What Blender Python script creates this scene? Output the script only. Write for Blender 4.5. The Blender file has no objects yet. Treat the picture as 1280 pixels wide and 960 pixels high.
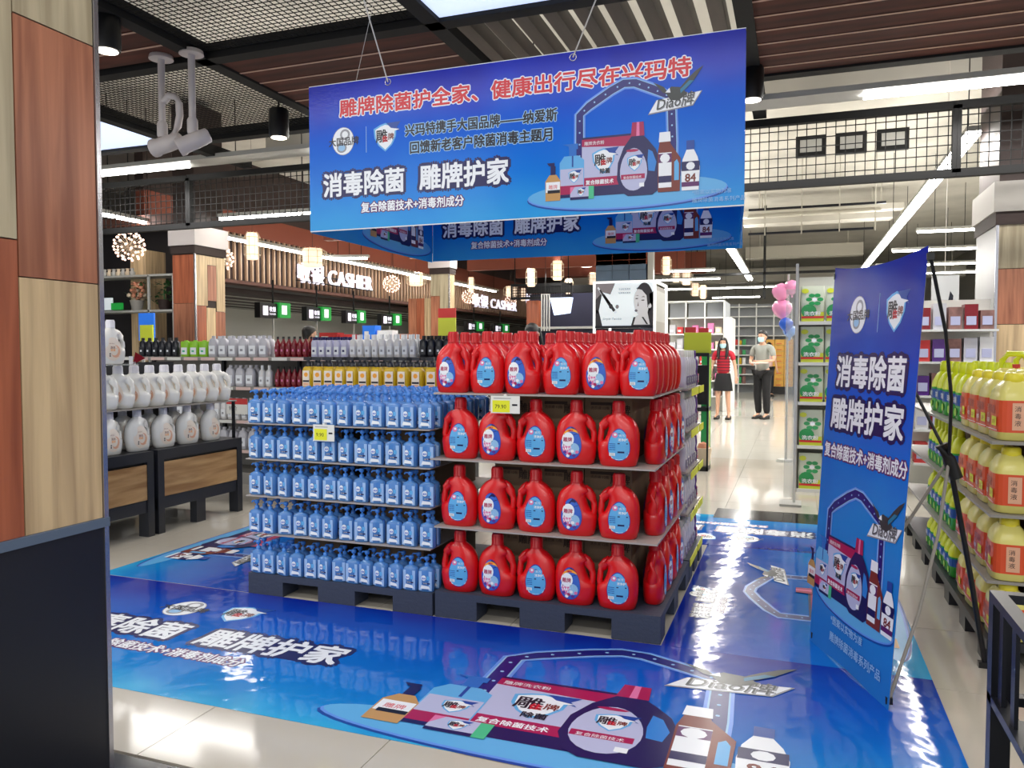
import bpy, math, random
from mathutils import Vector, Matrix, Euler
from mathutils.geometry import tessellate_polygon
random.seed(7)
SC = bpy.context.scene
COL = SC.collection
PI = math.pi

# ------------------------------------------------------------------ camera
cam = bpy.data.cameras.new('camera')
cam.sensor_width = 36.0
cam.lens = 976.0 / 1280.0 * 36.0
cam.clip_end = 200
camo = bpy.data.objects.new('camera', cam)
camo.location = (0, 0, 1.35)
camo.rotation_euler = (PI / 2 - math.atan(40 / 976), 0, math.atan(355 / 976))
COL.objects.link(camo)
SC.camera = camo
# ------------------------------------------------------------------ world, exposure
W = bpy.data.worlds.new('world'); SC.world = W; W.use_nodes = True
W.node_tree.nodes['Background'].inputs[0].default_value = (0.93, 0.96, 1.0, 1)
W.node_tree.nodes['Background'].inputs[1].default_value = 0.85
SC.view_settings.view_transform = 'Standard'
SC.view_settings.look = 'None'
SC.view_settings.gamma = 1.0
SC.view_settings.use_curve_mapping = False
SC.view_settings.exposure = 0.0


def area(name, loc, sx, sy, power, col=(1, 0.97, 0.93), rot=(0, 0, 0)):
    l = bpy.data.lights.new(name, 'AREA'); l.shape = 'RECTANGLE'; l.size = sx; l.size_y = sy
    l.energy = power; l.color = col
    o = bpy.data.objects.new(name, l); o.location = loc; o.rotation_euler = rot
    COL.objects.link(o); return o


# rows of fluorescent tubes of the hall (above and behind the photographer, and over the display)
for (x, y, sx, sy, p) in ((-4, -0.4, 12, 0.12, 150), (-4, -3.5, 12, 0.12, 150), (-2.5, 7.72, 12, 0.1, 130),
                          (-4, 2.2, 9, 0.1, 70), (1.65, 14, 0.12, 11, 190), (-1.35, 15.5, 0.12, 11, 140),
                          (-6, 17, 0.12, 14, 160), (-1, 21, 12, 0.12, 110), (-9.25, 15, 0.12, 12, 120),
                          (-12.4, 17, 0.3, 14, 150), (3.6, 15, 0.12, 12, 150), (3.4, 5.2, 0.12, 6, 70)):
    area('tube_light', (x, y, 3.42), sx, sy, p * 1.35)
# added up-facing fill lamps brighten the concrete ceiling, standing in for tube spill
for (x, y, sx, sy, p) in ((-2.5, 7.5, 12, 0.1, 80), (-4, 2.2, 9, 0.1, 35), (1.65, 14, 0.12, 11, 110), (-1.35, 15.5, 0.12, 11, 110), (-6, 17, 0.12, 14, 60), (-4, 4.2, 7, 0.1, 22)):
    area('slab_fill_light', (x, y, 3.78), sx, sy, p, rot=(PI, 0, 0))


# ------------------------------------------------------------------ materials
def lin(c):
    r = []
    for v in c:
        v = v / 255.0
        r.append(v / 12.92 if v <= 0.04045 else ((v + 0.055) / 1.055) ** 2.4)
    return tuple(r) + (1,)


MT = {}


def P(name, c, rough=0.5, metal=0.0, emit=0.0, trans=0.0, bump=0.0, bscale=40, coat=0.0, var=0.0, sss=0, alpha=1):
    m = bpy.data.materials.new(name); m.use_nodes = True
    nt = m.node_tree; b = nt.nodes['Principled BSDF']
    b.inputs['Base Color'].default_value = lin(c)
    b.inputs['Roughness'].default_value = rough
    b.inputs['Metallic'].default_value = metal
    if emit:
        b.inputs['Emission Color'].default_value = lin(c); b.inputs['Emission Strength'].default_value = emit
    if trans: b.inputs['Transmission Weight'].default_value = trans
    if coat: b.inputs['Coat Weight'].default_value = coat; b.inputs['Coat Roughness'].default_value = 0.08
    if alpha < 1: b.inputs['Alpha'].default_value = alpha
    if bump or var:
        tc = nt.nodes.new('ShaderNodeTexCoord'); nz = nt.nodes.new('ShaderNodeTexNoise')
        nz.inputs['Scale'].default_value = bscale; nz.inputs['Detail'].default_value = 3
        nt.links.new(tc.outputs['Object'], nz.inputs['Vector'])
        if bump:
            bp = nt.nodes.new('ShaderNodeBump'); bp.inputs['Strength'].default_value = bump
            bp.inputs['Distance'].default_value = 0.02
            nt.links.new(nz.outputs['Fac'], bp.inputs['Height']); nt.links.new(bp.outputs['Normal'], b.inputs['Normal'])
        if var:
            mx = nt.nodes.new('ShaderNodeMixRGB'); mx.blend_type = 'MULTIPLY'; mx.inputs[0].default_value = var
            mx.inputs[1].default_value = lin(c); nt.links.new(nz.outputs['Color'], mx.inputs[2])
            rp = nt.nodes.new('ShaderNodeValToRGB'); rp.color_ramp.elements[0].color = (0.25, 0.25, 0.25, 1)
            rp.color_ramp.elements[0].position = 0.3; rp.color_ramp.elements[1].position = 0.65
            nt.links.new(nz.outputs['Fac'], rp.inputs[0]); nt.links.new(rp.outputs[0], mx.inputs[2])
            nt.links.new(mx.outputs[0], b.inputs['Base Color'])
    MT[name] = m
    return m


def wood(name, c1, c2, rough=0.35, scale=9, axis='Z', seed=0.0):
    m = bpy.data.materials.new(name); m.use_nodes = True
    nt = m.node_tree; b = nt.nodes['Principled BSDF']; b.inputs['Roughness'].default_value = rough
    tc = nt.nodes.new('ShaderNodeTexCoord'); mp = nt.nodes.new('ShaderNodeMapping')
    s = {'X': (0.12, 1, 1), 'Y': (1, 0.12, 1), 'Z': (1, 1, 0.06)}[axis]
    mp.inputs['Scale'].default_value = [v * scale for v in s]; mp.inputs['Location'].default_value = (seed, seed, seed)
    nz = nt.nodes.new('ShaderNodeTexNoise'); nz.inputs['Scale'].default_value = 1.6; nz.inputs['Detail'].default_value = 5
    nz.inputs['Distortion'].default_value = 0.4
    rp = nt.nodes.new('ShaderNodeValToRGB'); e = rp.color_ramp.elements
    e[0].position = 0.36; e[0].color = lin(c1); e[1].position = 0.66; e[1].color = lin(c2)
    nt.links.new(tc.outputs['Object'], mp.inputs[0]); nt.links.new(mp.outputs[0], nz.inputs['Vector'])
    nt.links.new(nz.outputs['Fac'], rp.inputs[0]); nt.links.new(rp.outputs[0], b.inputs['Base Color'])
    MT[name] = m
    return m


def vinyl(name, stops, rough, bump, bscale):
    """glossy printed vinyl whose ground colour runs from the sheet's bottom edge to its top"""
    m = bpy.data.materials.new(name); m.use_nodes = True
    nt = m.node_tree; b = nt.nodes['Principled BSDF']; b.inputs['Roughness'].default_value = rough
    b.inputs['Specular IOR Level'].default_value = 0.5 if name == 'floor_vinyl' else 0.25
    tc = nt.nodes.new('ShaderNodeTexCoord'); sp = nt.nodes.new('ShaderNodeSeparateXYZ')
    nz0 = nt.nodes.new('ShaderNodeTexNoise'); nz0.inputs['Scale'].default_value = 2.2; nz0.inputs['Detail'].default_value = 2
    ad = nt.nodes.new('ShaderNodeMath'); ad.operation = 'MULTIPLY_ADD'; ad.inputs[1].default_value = 0.35
    sb = nt.nodes.new('ShaderNodeMath'); sb.operation = 'SUBTRACT'; sb.inputs[1].default_value = 0.175
    rp = nt.nodes.new('ShaderNodeValToRGB'); cr = rp.color_ramp
    cr.elements[0].position = stops[0][0]; cr.elements[0].color = lin(stops[0][1])
    cr.elements[1].position = stops[-1][0]; cr.elements[1].color = lin(stops[-1][1])
    for p, c in stops[1:-1]:
        e = cr.elements.new(p); e.color = lin(c)
    nt.links.new(tc.outputs['Generated'], sp.inputs[0]); nt.links.new(tc.outputs['Object'], nz0.inputs['Vector'])
    nt.links.new(nz0.outputs['Fac'], ad.inputs[0]); nt.links.new(sp.outputs['Y'], ad.inputs[2])
    nt.links.new(ad.outputs[0], sb.inputs[0]); nt.links.new(sb.outputs[0], rp.inputs[0])
    nt.links.new(rp.outputs[0], b.inputs['Base Color'])
    nz = nt.nodes.new('ShaderNodeTexNoise'); nz.inputs['Scale'].default_value = bscale; nz.inputs['Detail'].default_value = 2
    bp = nt.nodes.new('ShaderNodeBump'); bp.inputs['Strength'].default_value = bump; bp.inputs['Distance'].default_value = 0.02
    nt.links.new(tc.outputs['Object'], nz.inputs['Vector']); nt.links.new(nz.outputs['Fac'], bp.inputs['Height'])
    nt.links.new(bp.outputs['Normal'], b.inputs['Normal'])
    MT[name] = m


vinyl('vinyl', [(0.0, (52, 158, 228)), (0.3, (18, 122, 222)), (0.65, (14, 92, 214)), (0.88, (20, 50, 190)), (1.0, (22, 36, 165))], 0.22, 0.25, 1.3)
vinyl('floor_vinyl', [(0.0, (56, 172, 228)), (0.12, (28, 140, 218)), (0.4, (16, 112, 206)), (0.7, (12, 86, 194)), (1.0, (20, 44, 160))], 0.075, 0.13, 7)
vinyl('stand_vinyl', [(0.0, (40, 120, 200)), (0.35, (30, 130, 215)), (0.65, (22, 88, 205)), (1.0, (24, 34, 150))], 0.25, 0.3, 3)
P('white', (238, 240, 242), 0.35); P('offwhite', (222, 222, 216), 0.5); P('black', (16, 16, 18), 0.4); P('navy', (18, 20, 82), 0.35)
P('print_red', (214, 30, 48), 0.3); P('print_white', (240, 244, 250), 0.3); P('print_black', (14, 16, 34), 0.3)
P('print_navy', (20, 20, 86), 0.3); P('print_purple', (92, 30, 100), 0.3); P('print_crimson', (170, 24, 84), 0.3)
P('print_lilac', (186, 190, 224), 0.3); P('print_paleblue', (150, 196, 236), 0.3); P('print_sky', (96, 176, 232), 0.3)
P('print_glow', (100, 150, 236), 0.3); P('print_arch', (22, 24, 116), 0.3); P('print_amber', (196, 150, 92), 0.3)
P('print_brown', (120, 44, 34), 0.3); P('print_green', (70, 190, 140), 0.3); P('print_grey', (150, 152, 160), 0.3)
P('print_blue', (30, 110, 200), 0.3); P('print_rim', (16, 70, 160), 0.3); P('print_eagle', (52, 58, 60), 0.3)
P('print_orange', (245, 165, 50), 0.3); P('print_pink', (226, 120, 170), 0.3); P('print_violet', (96, 50, 150), 0.3)
P('print_teal', (20, 120, 160), 0.3); P('hole_blue', (40, 130, 215), 0.3)
P('red_plastic', (214, 16, 24), 0.28, bump=0.02, bscale=20, coat=0.2); P('red_cap', (196, 14, 26), 0.35)
P('label_blue', (52, 100, 200), 0.3); P('label_violet', (58, 40, 150), 0.3)
P('clear_blue', (96, 160, 236), 0.12, trans=0.4, coat=0.3); P('pump_blue', (70, 142, 230), 0.25, trans=0.15)
P('label_pale', (158, 192, 236), 0.35); P('pallet', (58, 66, 84), 0.55, bump=0.1, bscale=60, var=0.15)
P('tier_board', (168, 160, 156), 0.4); P('carton', (128, 106, 82), 0.8, var=0.2, bscale=6); P('carton_print', (60, 46, 38), 0.8)
P('price_card', (232, 232, 226), 0.5); P('price_yellow', (232, 234, 40), 0.5)
P('milk_plastic', (240, 240, 236), 0.25, coat=0.2); P('milk_cap', (232, 232, 240), 0.35); P('milk_label', (240, 228, 214), 0.4)
P('peach', (232, 178, 146), 0.4); P('bin_metal', (34, 36, 44), 0.4); P('dark_metal', (22, 24, 32), 0.35, metal=0.3)
wood('bin_wood', (150, 110, 66), (196, 158, 110), 0.4, 10, 'Y')
P('tile', (196, 190, 178), 0.1, var=0.05, bscale=3); P('grout', (120, 116, 108), 0.6); P('granite', (22, 22, 24), 0.12, var=0.4, bscale=60)
P('mall_tile', (205, 202, 192), 0.08)
wood('plank_red', (138, 84, 62), (184, 122, 92), 0.3, 14, 'Z'); wood('plank_light', (178, 152, 118), (220, 194, 152), 0.3, 14, 'Z', 3)
wood('plank_grey', (150, 138, 112), (186, 174, 146), 0.3, 14, 'Z', 7); wood('plank_orange', (142, 76, 52), (182, 104, 72), 0.3, 14, 'Z', 11)
P('chrome', (190, 190, 196), 0.2, metal=0.9); P('plinth', (24, 27, 36), 0.35); P('cap_strip', (92, 108, 130), 0.35)
wood('ceiling_slat', (62, 26, 18), (92, 42, 30), 0.8, 6, 'X'); P('slat_edge', (206, 168, 148), 0.6); wood('open_slat', (50, 34, 28), (72, 50, 42), 0.5, 6, 'Y')
P('beam_black', (8, 8, 9), 0.8); P('mesh_wire', (8, 8, 8), 0.9); P('slab', (188, 184, 174), 0.85, var=0.25, bscale=1.2)
P('duct', (176, 172, 160), 0.6); P('wall_grey', (148, 146, 138), 0.8, var=0.1, bscale=2); P('tray', (176, 176, 172), 0.4)
P('tube_glow', (255, 252, 246), 0.4, emit=26.0); P('led_sky', (206, 222, 255), 0.4, emit=1.05); P('spot_glow', (255, 244, 226), 0.4, emit=6.0)
P('lantern_glow', (255, 226, 196), 0.5, emit=0.95); P('lantern_frame', (214, 196, 170), 0.5); P('bulb', (255, 216, 196), 0.4, emit=2.0)
P('cctv_white', (206, 198, 196), 0.4); P('rope', (196, 190, 180), 0.6)
P('dark_shop', (24, 20, 24), 0.6); P('dark_brown', (44, 28, 24), 0.6); P('brown_beam', (128, 62, 42), 0.55); P('brown_soffit', (84, 46, 34), 0.6)
P('slat_light', (178, 146, 120), 0.5); P('sign_glow', (245, 240, 255), 0.4, emit=0.95); P('green_glow', (30, 150, 60), 0.4, emit=0.35)
P('shelf_grey', (150, 146, 140), 0.45); P('price_pink', (226, 196, 190), 0.5)
P('bottle_grey', (198, 198, 206), 0.3); P('bottle_darkred', (128, 16, 30), 0.25); P('bottle_lilac', (206, 206, 232), 0.3)
P('bottle_white', (226, 226, 228), 0.3); P('bottle_black', (24, 26, 36), 0.3); P('bottle_yellow', (228, 190, 40), 0.2, trans=0.2)
P('lime', (150, 210, 50), 0.4); P('jug_yellow', (238, 228, 130), 0.25, coat=0.2); P('jug_cap', (240, 226, 60), 0.35)
P('label_orange', (226, 84, 44), 0.35); P('label_red', (190, 44, 40), 0.35)
P('bottle_green', (60, 176, 66), 0.25); P('cap_lime', (214, 226, 30), 0.35); P('label_deepblue', (30, 90, 170), 0.35)
P('soft_purple', (84, 40, 130), 0.25); P('soft_white', (204, 200, 216), 0.25); P('pink_label', (214, 90, 140), 0.4)
P('skin', (205, 160, 134), 0.55); P('hair', (16, 13, 14), 0.45); P('mask', (168, 214, 222), 0.7); P('eye', (20, 16, 16), 0.3)
P('shirt_red', (176, 24, 46), 0.8); P('stripe_dark', (70, 14, 30), 0.8); P('cloth_black', (18, 18, 22), 0.85)
P('shirt_grey', (142, 146, 140), 0.85); P('cloth_pink', (206, 170, 164), 0.85); P('paper_pink', (232, 196, 186), 0.6); P('shoe', (20, 18, 18), 0.5)
P('packet_white', (206, 214, 196), 0.4); P('packet_green', (40, 150, 84), 0.35); P('packet_lime', (206, 216, 60), 0.4)
P('balloon_pink', (238, 150, 196), 0.25, coat=0.3); P('balloon_blue', (30, 90, 210), 0.25, coat=0.3); P('balloon_light', (120, 170, 245), 0.25, coat=0.3)
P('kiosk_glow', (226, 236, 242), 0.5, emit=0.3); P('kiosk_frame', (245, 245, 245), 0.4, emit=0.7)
P('blue_panel', (84, 104, 128), 0.6); P('gold_box', (222, 168, 70), 0.5, var=0.2, bscale=10); P('shelf_white', (224, 226, 224), 0.5)
P('grid_grey', (150, 154, 158), 0.7); P('night_blue', (22, 22, 48), 0.6); P('leaf', (40, 88, 40), 0.5); P('petal', (206, 140, 110), 0.6)
P('promo_red', (204, 60, 60), 0.7); P('bright_blue', (40, 120, 236), 0.5, emit=0.15); P('goods_mix', (150, 110, 104), 0.7, var=0.6, bscale=14)
P('acrylic', (225, 228, 222), 0.1, alpha=0.28); P('film', (222, 224, 226), 0.25, alpha=0.75)


# ------------------------------------------------------------------ mesh building
_tx = {}


def textmesh(body, off=0.0, ext=0.0, res=2):
    k = (body, off, ext, res)
    if k in _tx: return _tx[k]
    c = bpy.data.curves.new('t', 'FONT'); c.body = body; c.size = 1; c.offset = off; c.extrude = ext; c.resolution_u = res
    o = bpy.data.objects.new('t', c); COL.objects.link(o)
    dg = bpy.context.evaluated_depsgraph_get(); dg.update()
    m = bpy.data.meshes.new_from_object(o.evaluated_get(dg))
    vs = [v.co.copy() for v in m.vertices]; fs = [tuple(p.vertices) for p in m.polygons]
    bpy.data.objects.remove(o); bpy.data.curves.remove(c); bpy.data.meshes.remove(m)
    _tx[k] = (vs, fs)
    return _tx[k]


class MB:
    def __init__(s, mapf=None):
        s.v = []; s.f = []; s.m = []; s.sm = []; s.mats = []; s.mapf = mapf; s.tf = (0, 0, 1, 1); s.step = 0.0004

    def mi(s, n):
        if n not in s.mats: s.mats.append(n)
        return s.mats.index(n)

    def add(s, vs, fs, mat, smooth=False):
        b = len(s.v); s.v += [tuple(p) for p in vs]; k = s.mi(mat)
        for f in fs: s.f.append(tuple(b + i for i in f)); s.m.append(k); s.sm.append(smooth)

    def bb(s, x0, x1, y0, y1, z0, z1, mat):
        v = [(x, y, z) for z in (z0, z1) for y in (y0, y1) for x in (x0, x1)]
        s.add(v, [(0, 2, 3, 1), (4, 5, 7, 6), (0, 1, 5, 4), (2, 6, 7, 3), (0, 4, 6, 2), (1, 3, 7, 5)], mat); return s

    def box(s, c, d, mat, M=None):
        v = [Vector((x * d[0] / 2, y * d[1] / 2, z * d[2] / 2)) for z in (-1, 1) for y in (-1, 1) for x in (-1, 1)]
        if M is not None: v = [M @ p for p in v]
        v = [p + Vector(c) for p in v]
        s.add(v, [(0, 2, 3, 1), (4, 5, 7, 6), (0, 1, 5, 4), (2, 6, 7, 3), (0, 4, 6, 2), (1, 3, 7, 5)], mat); return s

    def loft(s, rings, mat, caps=True, smooth=True):
        n = len(rings[0]); vs = [p for r in rings for p in r]; fs = []
        for i in range(len(rings) - 1):
            for j in range(n):
                a = i * n + j; b = i * n + (j + 1) % n
                fs.append((a, b, b + n, a + n))
        s.add(vs, fs, mat, smooth)
        if caps:
            s.add(rings[0], [tuple(range(n))[::-1]], mat); s.add(rings[-1], [tuple(range(n))], mat)
        return s

    def sup(s, rows, mat, n=20, p=2.5, caps=True, smooth=True, c=(0, 0, 0)):
        """rows of (z, cx, a, b): stacked super-ellipses"""
        R = []
        for r in rows:
            z, cx, a, b = r[:4]; cy = r[4] if len(r) > 4 else 0
            ring = []
            for j in range(n):
                t = 2 * PI * j / n; ct, st = math.cos(t), math.sin(t)
                ring.append((c[0] + cx + a * math.copysign(abs(ct) ** (2 / p), ct), c[1] + cy + b * math.copysign(abs(st) ** (2 / p), st), c[2] + z))
            R.append(ring)
        return s.loft(R, mat, caps, smooth)

    def lathe(s, prof, mat, n=14, c=(0, 0, 0), smooth=True, caps=True):
        return s.sup([(z, 0, r, r) for r, z in prof], mat, n, 2.0, caps, smooth, c)

    def tube(s, pts, r, mat, n=8, r2=None, smooth=True):
        R = []; pts = [Vector(p) for p in pts]
        for i, p in enumerate(pts):
            d = (pts[min(i + 1, len(pts) - 1)] - pts[max(i - 1, 0)]).normalized()
            up = Vector((0, 0, 1)) if abs(d.z) < 0.9 else Vector((0, 1, 0))
            a = d.cross(up).normalized(); b = d.cross(a)
            rr = r if not isinstance(r, (list, tuple)) else r[i]; rb = rr if r2 is None else r2
            R.append([p + a * rr * math.cos(2 * PI * j / n) + b * rb * math.sin(2 * PI * j / n) for j in range(n)])
        return s.loft(R, mat, True, smooth)

    def sphere(s, c, r, mat, n=10, sz=None):
        rz = sz or r; R = []
        for i in range(1, n // 2):
            t = PI * i / (n // 2)
            R.append([(c[0] + r * math.sin(t) * math.cos(2 * PI * j / n), c[1] + r * math.sin(t) * math.sin(2 * PI * j / n), c[2] - rz * math.cos(t)) for j in range(n)])
        s.loft(R, mat, False)
        k = len(R) - 1
        s.add([(c[0], c[1], c[2] - rz)] + R[0], [(0, 1 + (j + 1) % n, 1 + j) for j in range(n)], mat, True)
        s.add([(c[0], c[1], c[2] + rz)] + R[k], [(0, 1 + j, 1 + (j + 1) % n) for j in range(n)], mat, True)
        return s

    # flat print, drawn in (u, v) and laid on the surface given by mapf
    def pt(s, u, v, l):
        ox, oy, sx, sy = s.tf; u = ox + sx * u; v = oy + sy * v
        return s.mapf(u, v, l) if s.mapf else (u, v, l * s.step)

    def poly(s, pts, l, mat):
        t = tessellate_polygon([[Vector((p[0], p[1], 0)) for p in pts]])
        vs = [s.pt(p[0], p[1], l) for p in pts]; fs = []
        for a, b, c in t:
            A, B, D = pts[a], pts[b], pts[c]
            if (B[0] - A[0]) * (D[1] - A[1]) - (B[1] - A[1]) * (D[0] - A[0]) < 0: b, c = c, b
            fs.append((a, b, c))
        s.add(vs, fs, mat); return s

    def rect(s, x0, y0, x1, y1, l, mat): return s.poly([(x0, y0), (x1, y0), (x1, y1), (x0, y1)], l, mat)

    def disc(s, cx, cy, rx, ry, l, mat, n=24, egg=0.0, rings=2):
        vs = [s.pt(cx, cy, l)]; fs = []
        for k in range(1, rings + 1):
            for j in range(n):
                t = 2 * PI * j / n; q = k / rings
                w = 1 - egg * math.sin(t)
                vs.append(s.pt(cx + rx * w * math.cos(t) * q, cy + ry * math.sin(t) * q, l))
        for j in range(n): fs.append((0, 1 + j, 1 + (j + 1) % n))
        for k in range(rings - 1):
            for j in range(n):
                a = 1 + k * n + j; b = 1 + k * n + (j + 1) % n; fs.append((a, a + n, b + n, b))
        s.add(vs, fs, mat); return s

    def text(s, body, x, y, size, l, mat, width=None, off=0.0, sx=1.0, shear=0.0, res=2, rot=0.0, n=None):
        """flat lettering; off (in glyph heights) thickens the strokes by laying the glyphs side by side in a ring"""
        vs, fs = textmesh(body, 0, 0, res)
        if width:
            a = min(p.x for p in vs); b = max(p.x for p in vs); sx = width / (b - a) / size; x = x - a * size * sx
        off = max(off, 0)
        k = n or (1 if off == 0 else 4 if off < 0.04 else 10)
        for q in range(k):
            du = off * size * math.cos(2 * PI * (q + .5) / k) if k > 1 else 0; dv = off * size * math.sin(2 * PI * (q + .5) / k) if k > 1 else 0
            out = []
            for p in vs:
                X = p.x * size * sx + p.y * size * shear + du; Y = p.y * size + dv
                if rot: X, Y = X * math.cos(rot) - Y * math.sin(rot), X * math.sin(rot) + Y * math.cos(rot)
                out.append(s.pt(x + X, y + Y, l + q * .04))
            s.add(out, fs, mat)
        return s

    def mesh(s, name):
        me = bpy.data.meshes.new(name); me.from_pydata(s.v, [], s.f)
        for n in s.mats: me.materials.append(MT[n])
        me.polygons.foreach_set('material_index', s.m); me.polygons.foreach_set('use_smooth', s.sm)
        me.update(); return me

    def build(s, name, parent=None, loc=(0, 0, 0), rot=(0, 0, 0)):
        return put(s.mesh(name), name, parent, loc, rot)


def put(me, name, parent=None, loc=(0, 0, 0), rot=(0, 0, 0), scale=None):
    o = bpy.data.objects.new(name, me); COL.objects.link(o); o.location = loc; o.rotation_euler = rot
    if scale: o.scale = scale
    if parent: o.parent = parent
    return o


def tag(o, label, cat, group=None, kind=None):
    o['label'] = label; o['category'] = cat
    if group: o['group'] = group
    if kind: o['kind'] = kind
    return o


def thing(name, label, cat, loc=(0, 0, 0), rot=0, group=None):
    o = bpy.data.objects.new(name, None); o.empty_display_size = 0.1; COL.objects.link(o)
    o.location = loc; o.rotation_euler = rot if isinstance(rot, tuple) else (0, 0, rot)
    return tag(o, label, cat, group)


def struct(o):
    o['kind'] = 'structure'; return o


def copy_tree(o, parent=None):
    c = o.copy(); COL.objects.link(c); c.parent = parent
    for ch in list(KIDS.get(o.name, [])): copy_tree(ch, c)
    return c


KIDS = {}


def reg(root):
    """remember a prototype's children so copies need no scene search"""
    for o in [root] + list(root.children_recursive): KIDS[o.name] = list(o.children)
    return root


class Kind:
    """first placement uses the prototype itself, later ones copy it with its parts"""
    def __init__(s, make): s.make = make; s.root = None
    def put(s, label, loc, rot=0, group=None, scale=None):
        if s.root is None: s.root = reg(s.make()); o = s.root
        else: o = copy_tree(s.root)
        o.location = loc; o.rotation_euler = (0, 0, rot); o['label'] = label
        o.scale = scale if scale else (1, 1, 1)
        if group: o['group'] = group
        return o


ORD = ['first', 'second', 'third', 'fourth', 'fifth', 'sixth', 'seventh', 'eighth', 'ninth', 'tenth', 'eleventh', 'twelfth', 'thirteenth', 'fourteenth', 'fifteenth']

# ------------------------------------------------------------------ setting: floor
fl = MB().bb(-15, 6, -1, 36, -0.06, -0.008, 'grout').build('floor'); struct(fl)
tm = MB().bb(-0.3735, 0.3735, -0.3735, 0.3735, -0.008, 0, 'tile').mesh('tile')
X0, Y0, TS = -2.06 + 0.375, 1.98 + 0.375, 0.75
near = [(i, j) for i in range(-6, 5) for j in range(0, 11)]
for i, j in near:
    put(tm, 'tile', fl, (X0 + i * TS, Y0 + j * TS, 0))
mb = MB()
for i in range(-17, 10):
    for j in range(0, 45):
        if -6 <= i < 5 and j < 11: continue
        x = X0 + i * TS; y = Y0 + j * TS; mb.bb(x - 0.3735, x + 0.3735, y - 0.3735, y + 0.3735, -0.008, 0, 'mall_tile')
o = mb.build('distant_tiles', fl); o['kind'] = 'stuff'
bd = MB().bb(-6.5, 2.0, 1.2, 1.965, -0.008, 0.001, 'granite').build('granite_border', fl)
o = MB().bb(-0.62, 3.0, 6.5, 6.9, 0.0, 0.003, 'granite').build('granite_threshold', fl)
# ceiling slab, walls
struct(MB().bb(-15, 6, -4.5, 36, 5.0, 5.1, 'slab').build('ceiling'))
struct(MB().bb(-15, 6, 35.5, 35.7, 0, 5, 'wall_grey').build('wall_back'))
struct(MB().bb(-15, -14.8, -1, 36, 0, 5, 'wall_grey').build('wall_left'))
struct(MB().bb(5.8, 6, -1, 36, 0, 5, 'wall_grey').build('wall_right'))

# ------------------------------------------------------------------ ceiling grid at 3.6 m
ZC = 3.6
k = 0
for (x0, x1, y0, y1) in ((-4.41, -4.29, 1.2, 8.0), (-6.42, -6.3, 1.2, 8.0), (-2.44, -2.32, 1.2, 8.0), (-0.42, -0.3, 1.2, 8.0),
                         (-9, 4.5, 4.93, 5.05), (-9, 4.5, 6.8, 6.92), (-9, 4.5, 3.0, 3.12)):
    k += 1; struct(MB().bb(x0, x1, y0, y1, ZC, ZC + 0.12, 'beam_black').build('trim_%d' % k))


def slat_field(label, x0, x1, y0, y1, axis, pitch, w, mat, h=0.09, edge=True):
    t = thing('ceiling_slat_panel', label, 'ceiling panel', (x0, y0, ZC + 0.02), 0)
    L = (x1 - x0) if axis == 'X' else (y1 - y0); n = int(((y1 - y0) if axis == 'X' else (x1 - x0)) / pitch)
    m = MB()
    if axis == 'X':
        m.bb(0, L, -w / 2, w / 2, 0, h, mat)
        if edge: m.bb(0, L, -w / 2, -w / 2 + 0.018, -0.004, 0, 'slat_edge')
    else: m.bb(-w / 2, w / 2, 0, L, 0, h, mat)
    me = m.mesh('slat')
    for i in range(n):
        q = (i + 0.5) * pitch
        put(me, 'slat', t, (0, q, 0) if axis == 'X' else (q, 0, 0))
    if edge:
        MB().bb(0, x1 - x0, 0, y1 - y0, h + 0.005, h + 0.02, 'dark_brown').build('backing', t)


slat_field('brown slatted ceiling panel over the left end of the big hanging banner', -4.29, -2.44, 5.05, 6.8, 'X', 0.25, 0.235, 'ceiling_slat')
slat_field('brown slatted ceiling panel beside the wood column at upper left', -6.3, -4.41, 3.12, 4.93, 'X', 0.25, 0.235, 'ceiling_slat')
slat_field('dark open ceiling fins with wide grey gaps right above the hanging banner', -2.32, -0.42, 5.05, 6.8, 'Y', 0.21, 0.1, 'open_slat', 0.12, False)
slat_field('large reddish brown slatted ceiling area at upper right', -0.3, 3.6, 3.12, 6.92, 'X', 0.25, 0.235, 'ceiling_slat')


def mesh_panel(label, x0, x1, y0, y1, z0, z1, cell, r=0.0035, name='ceiling_mesh_panel'):
    t = thing(name, label, 'mesh panel', (x0, y0, z0)); m = MB(); dx, dy, dz = x1 - x0, y1 - y0, z1 - z0
    if dz < 0.01:
        for i in range(int(dx / cell) + 1): m.bb(i * cell - r, i * cell + r, 0, dy, 0, 2 * r, 'mesh_wire')
        for i in range(int(dy / cell) + 1): m.bb(0, dx, i * cell - r, i * cell + r, 0, 2 * r, 'mesh_wire')
        m.build('wire_mesh', t)['kind'] = 'stuff'
        f = MB().bb(0, 0.02, 0, dy, 0, 0.03, 'beam_black').bb(dx - 0.02, dx, 0, dy, 0, 0.03, 'beam_black').bb(0, dx, 0, 0.02, 0, 0.03, 'beam_black').bb(0, dx, dy - 0.02, dy, 0, 0.03, 'beam_black')
        f.build('frame', t)
    else:
        for i in range(int(dx / cell) + 1): m.bb(i * cell - r, i * cell + r, -r, r, 0, dz, 'mesh_wire')
        for i in range(int(dz / cell) + 1): m.bb(0, dx, -r, r, i * cell - r, i * cell + r, 'mesh_wire')
        m.build('wire_mesh', t)['kind'] = 'stuff'
        w = 0.035
        MB().bb(.001, dx - .001, -w, w, -w, w, 'beam_black').bb(.001, dx - .001, -w, w, dz - w, dz + w, 'beam_black').bb(.001, w, -w, w, 0, dz, 'beam_black').bb(dx - w, dx - .001, -w, w, 0, dz, 'beam_black').build('frame', t)
    return t


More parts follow.
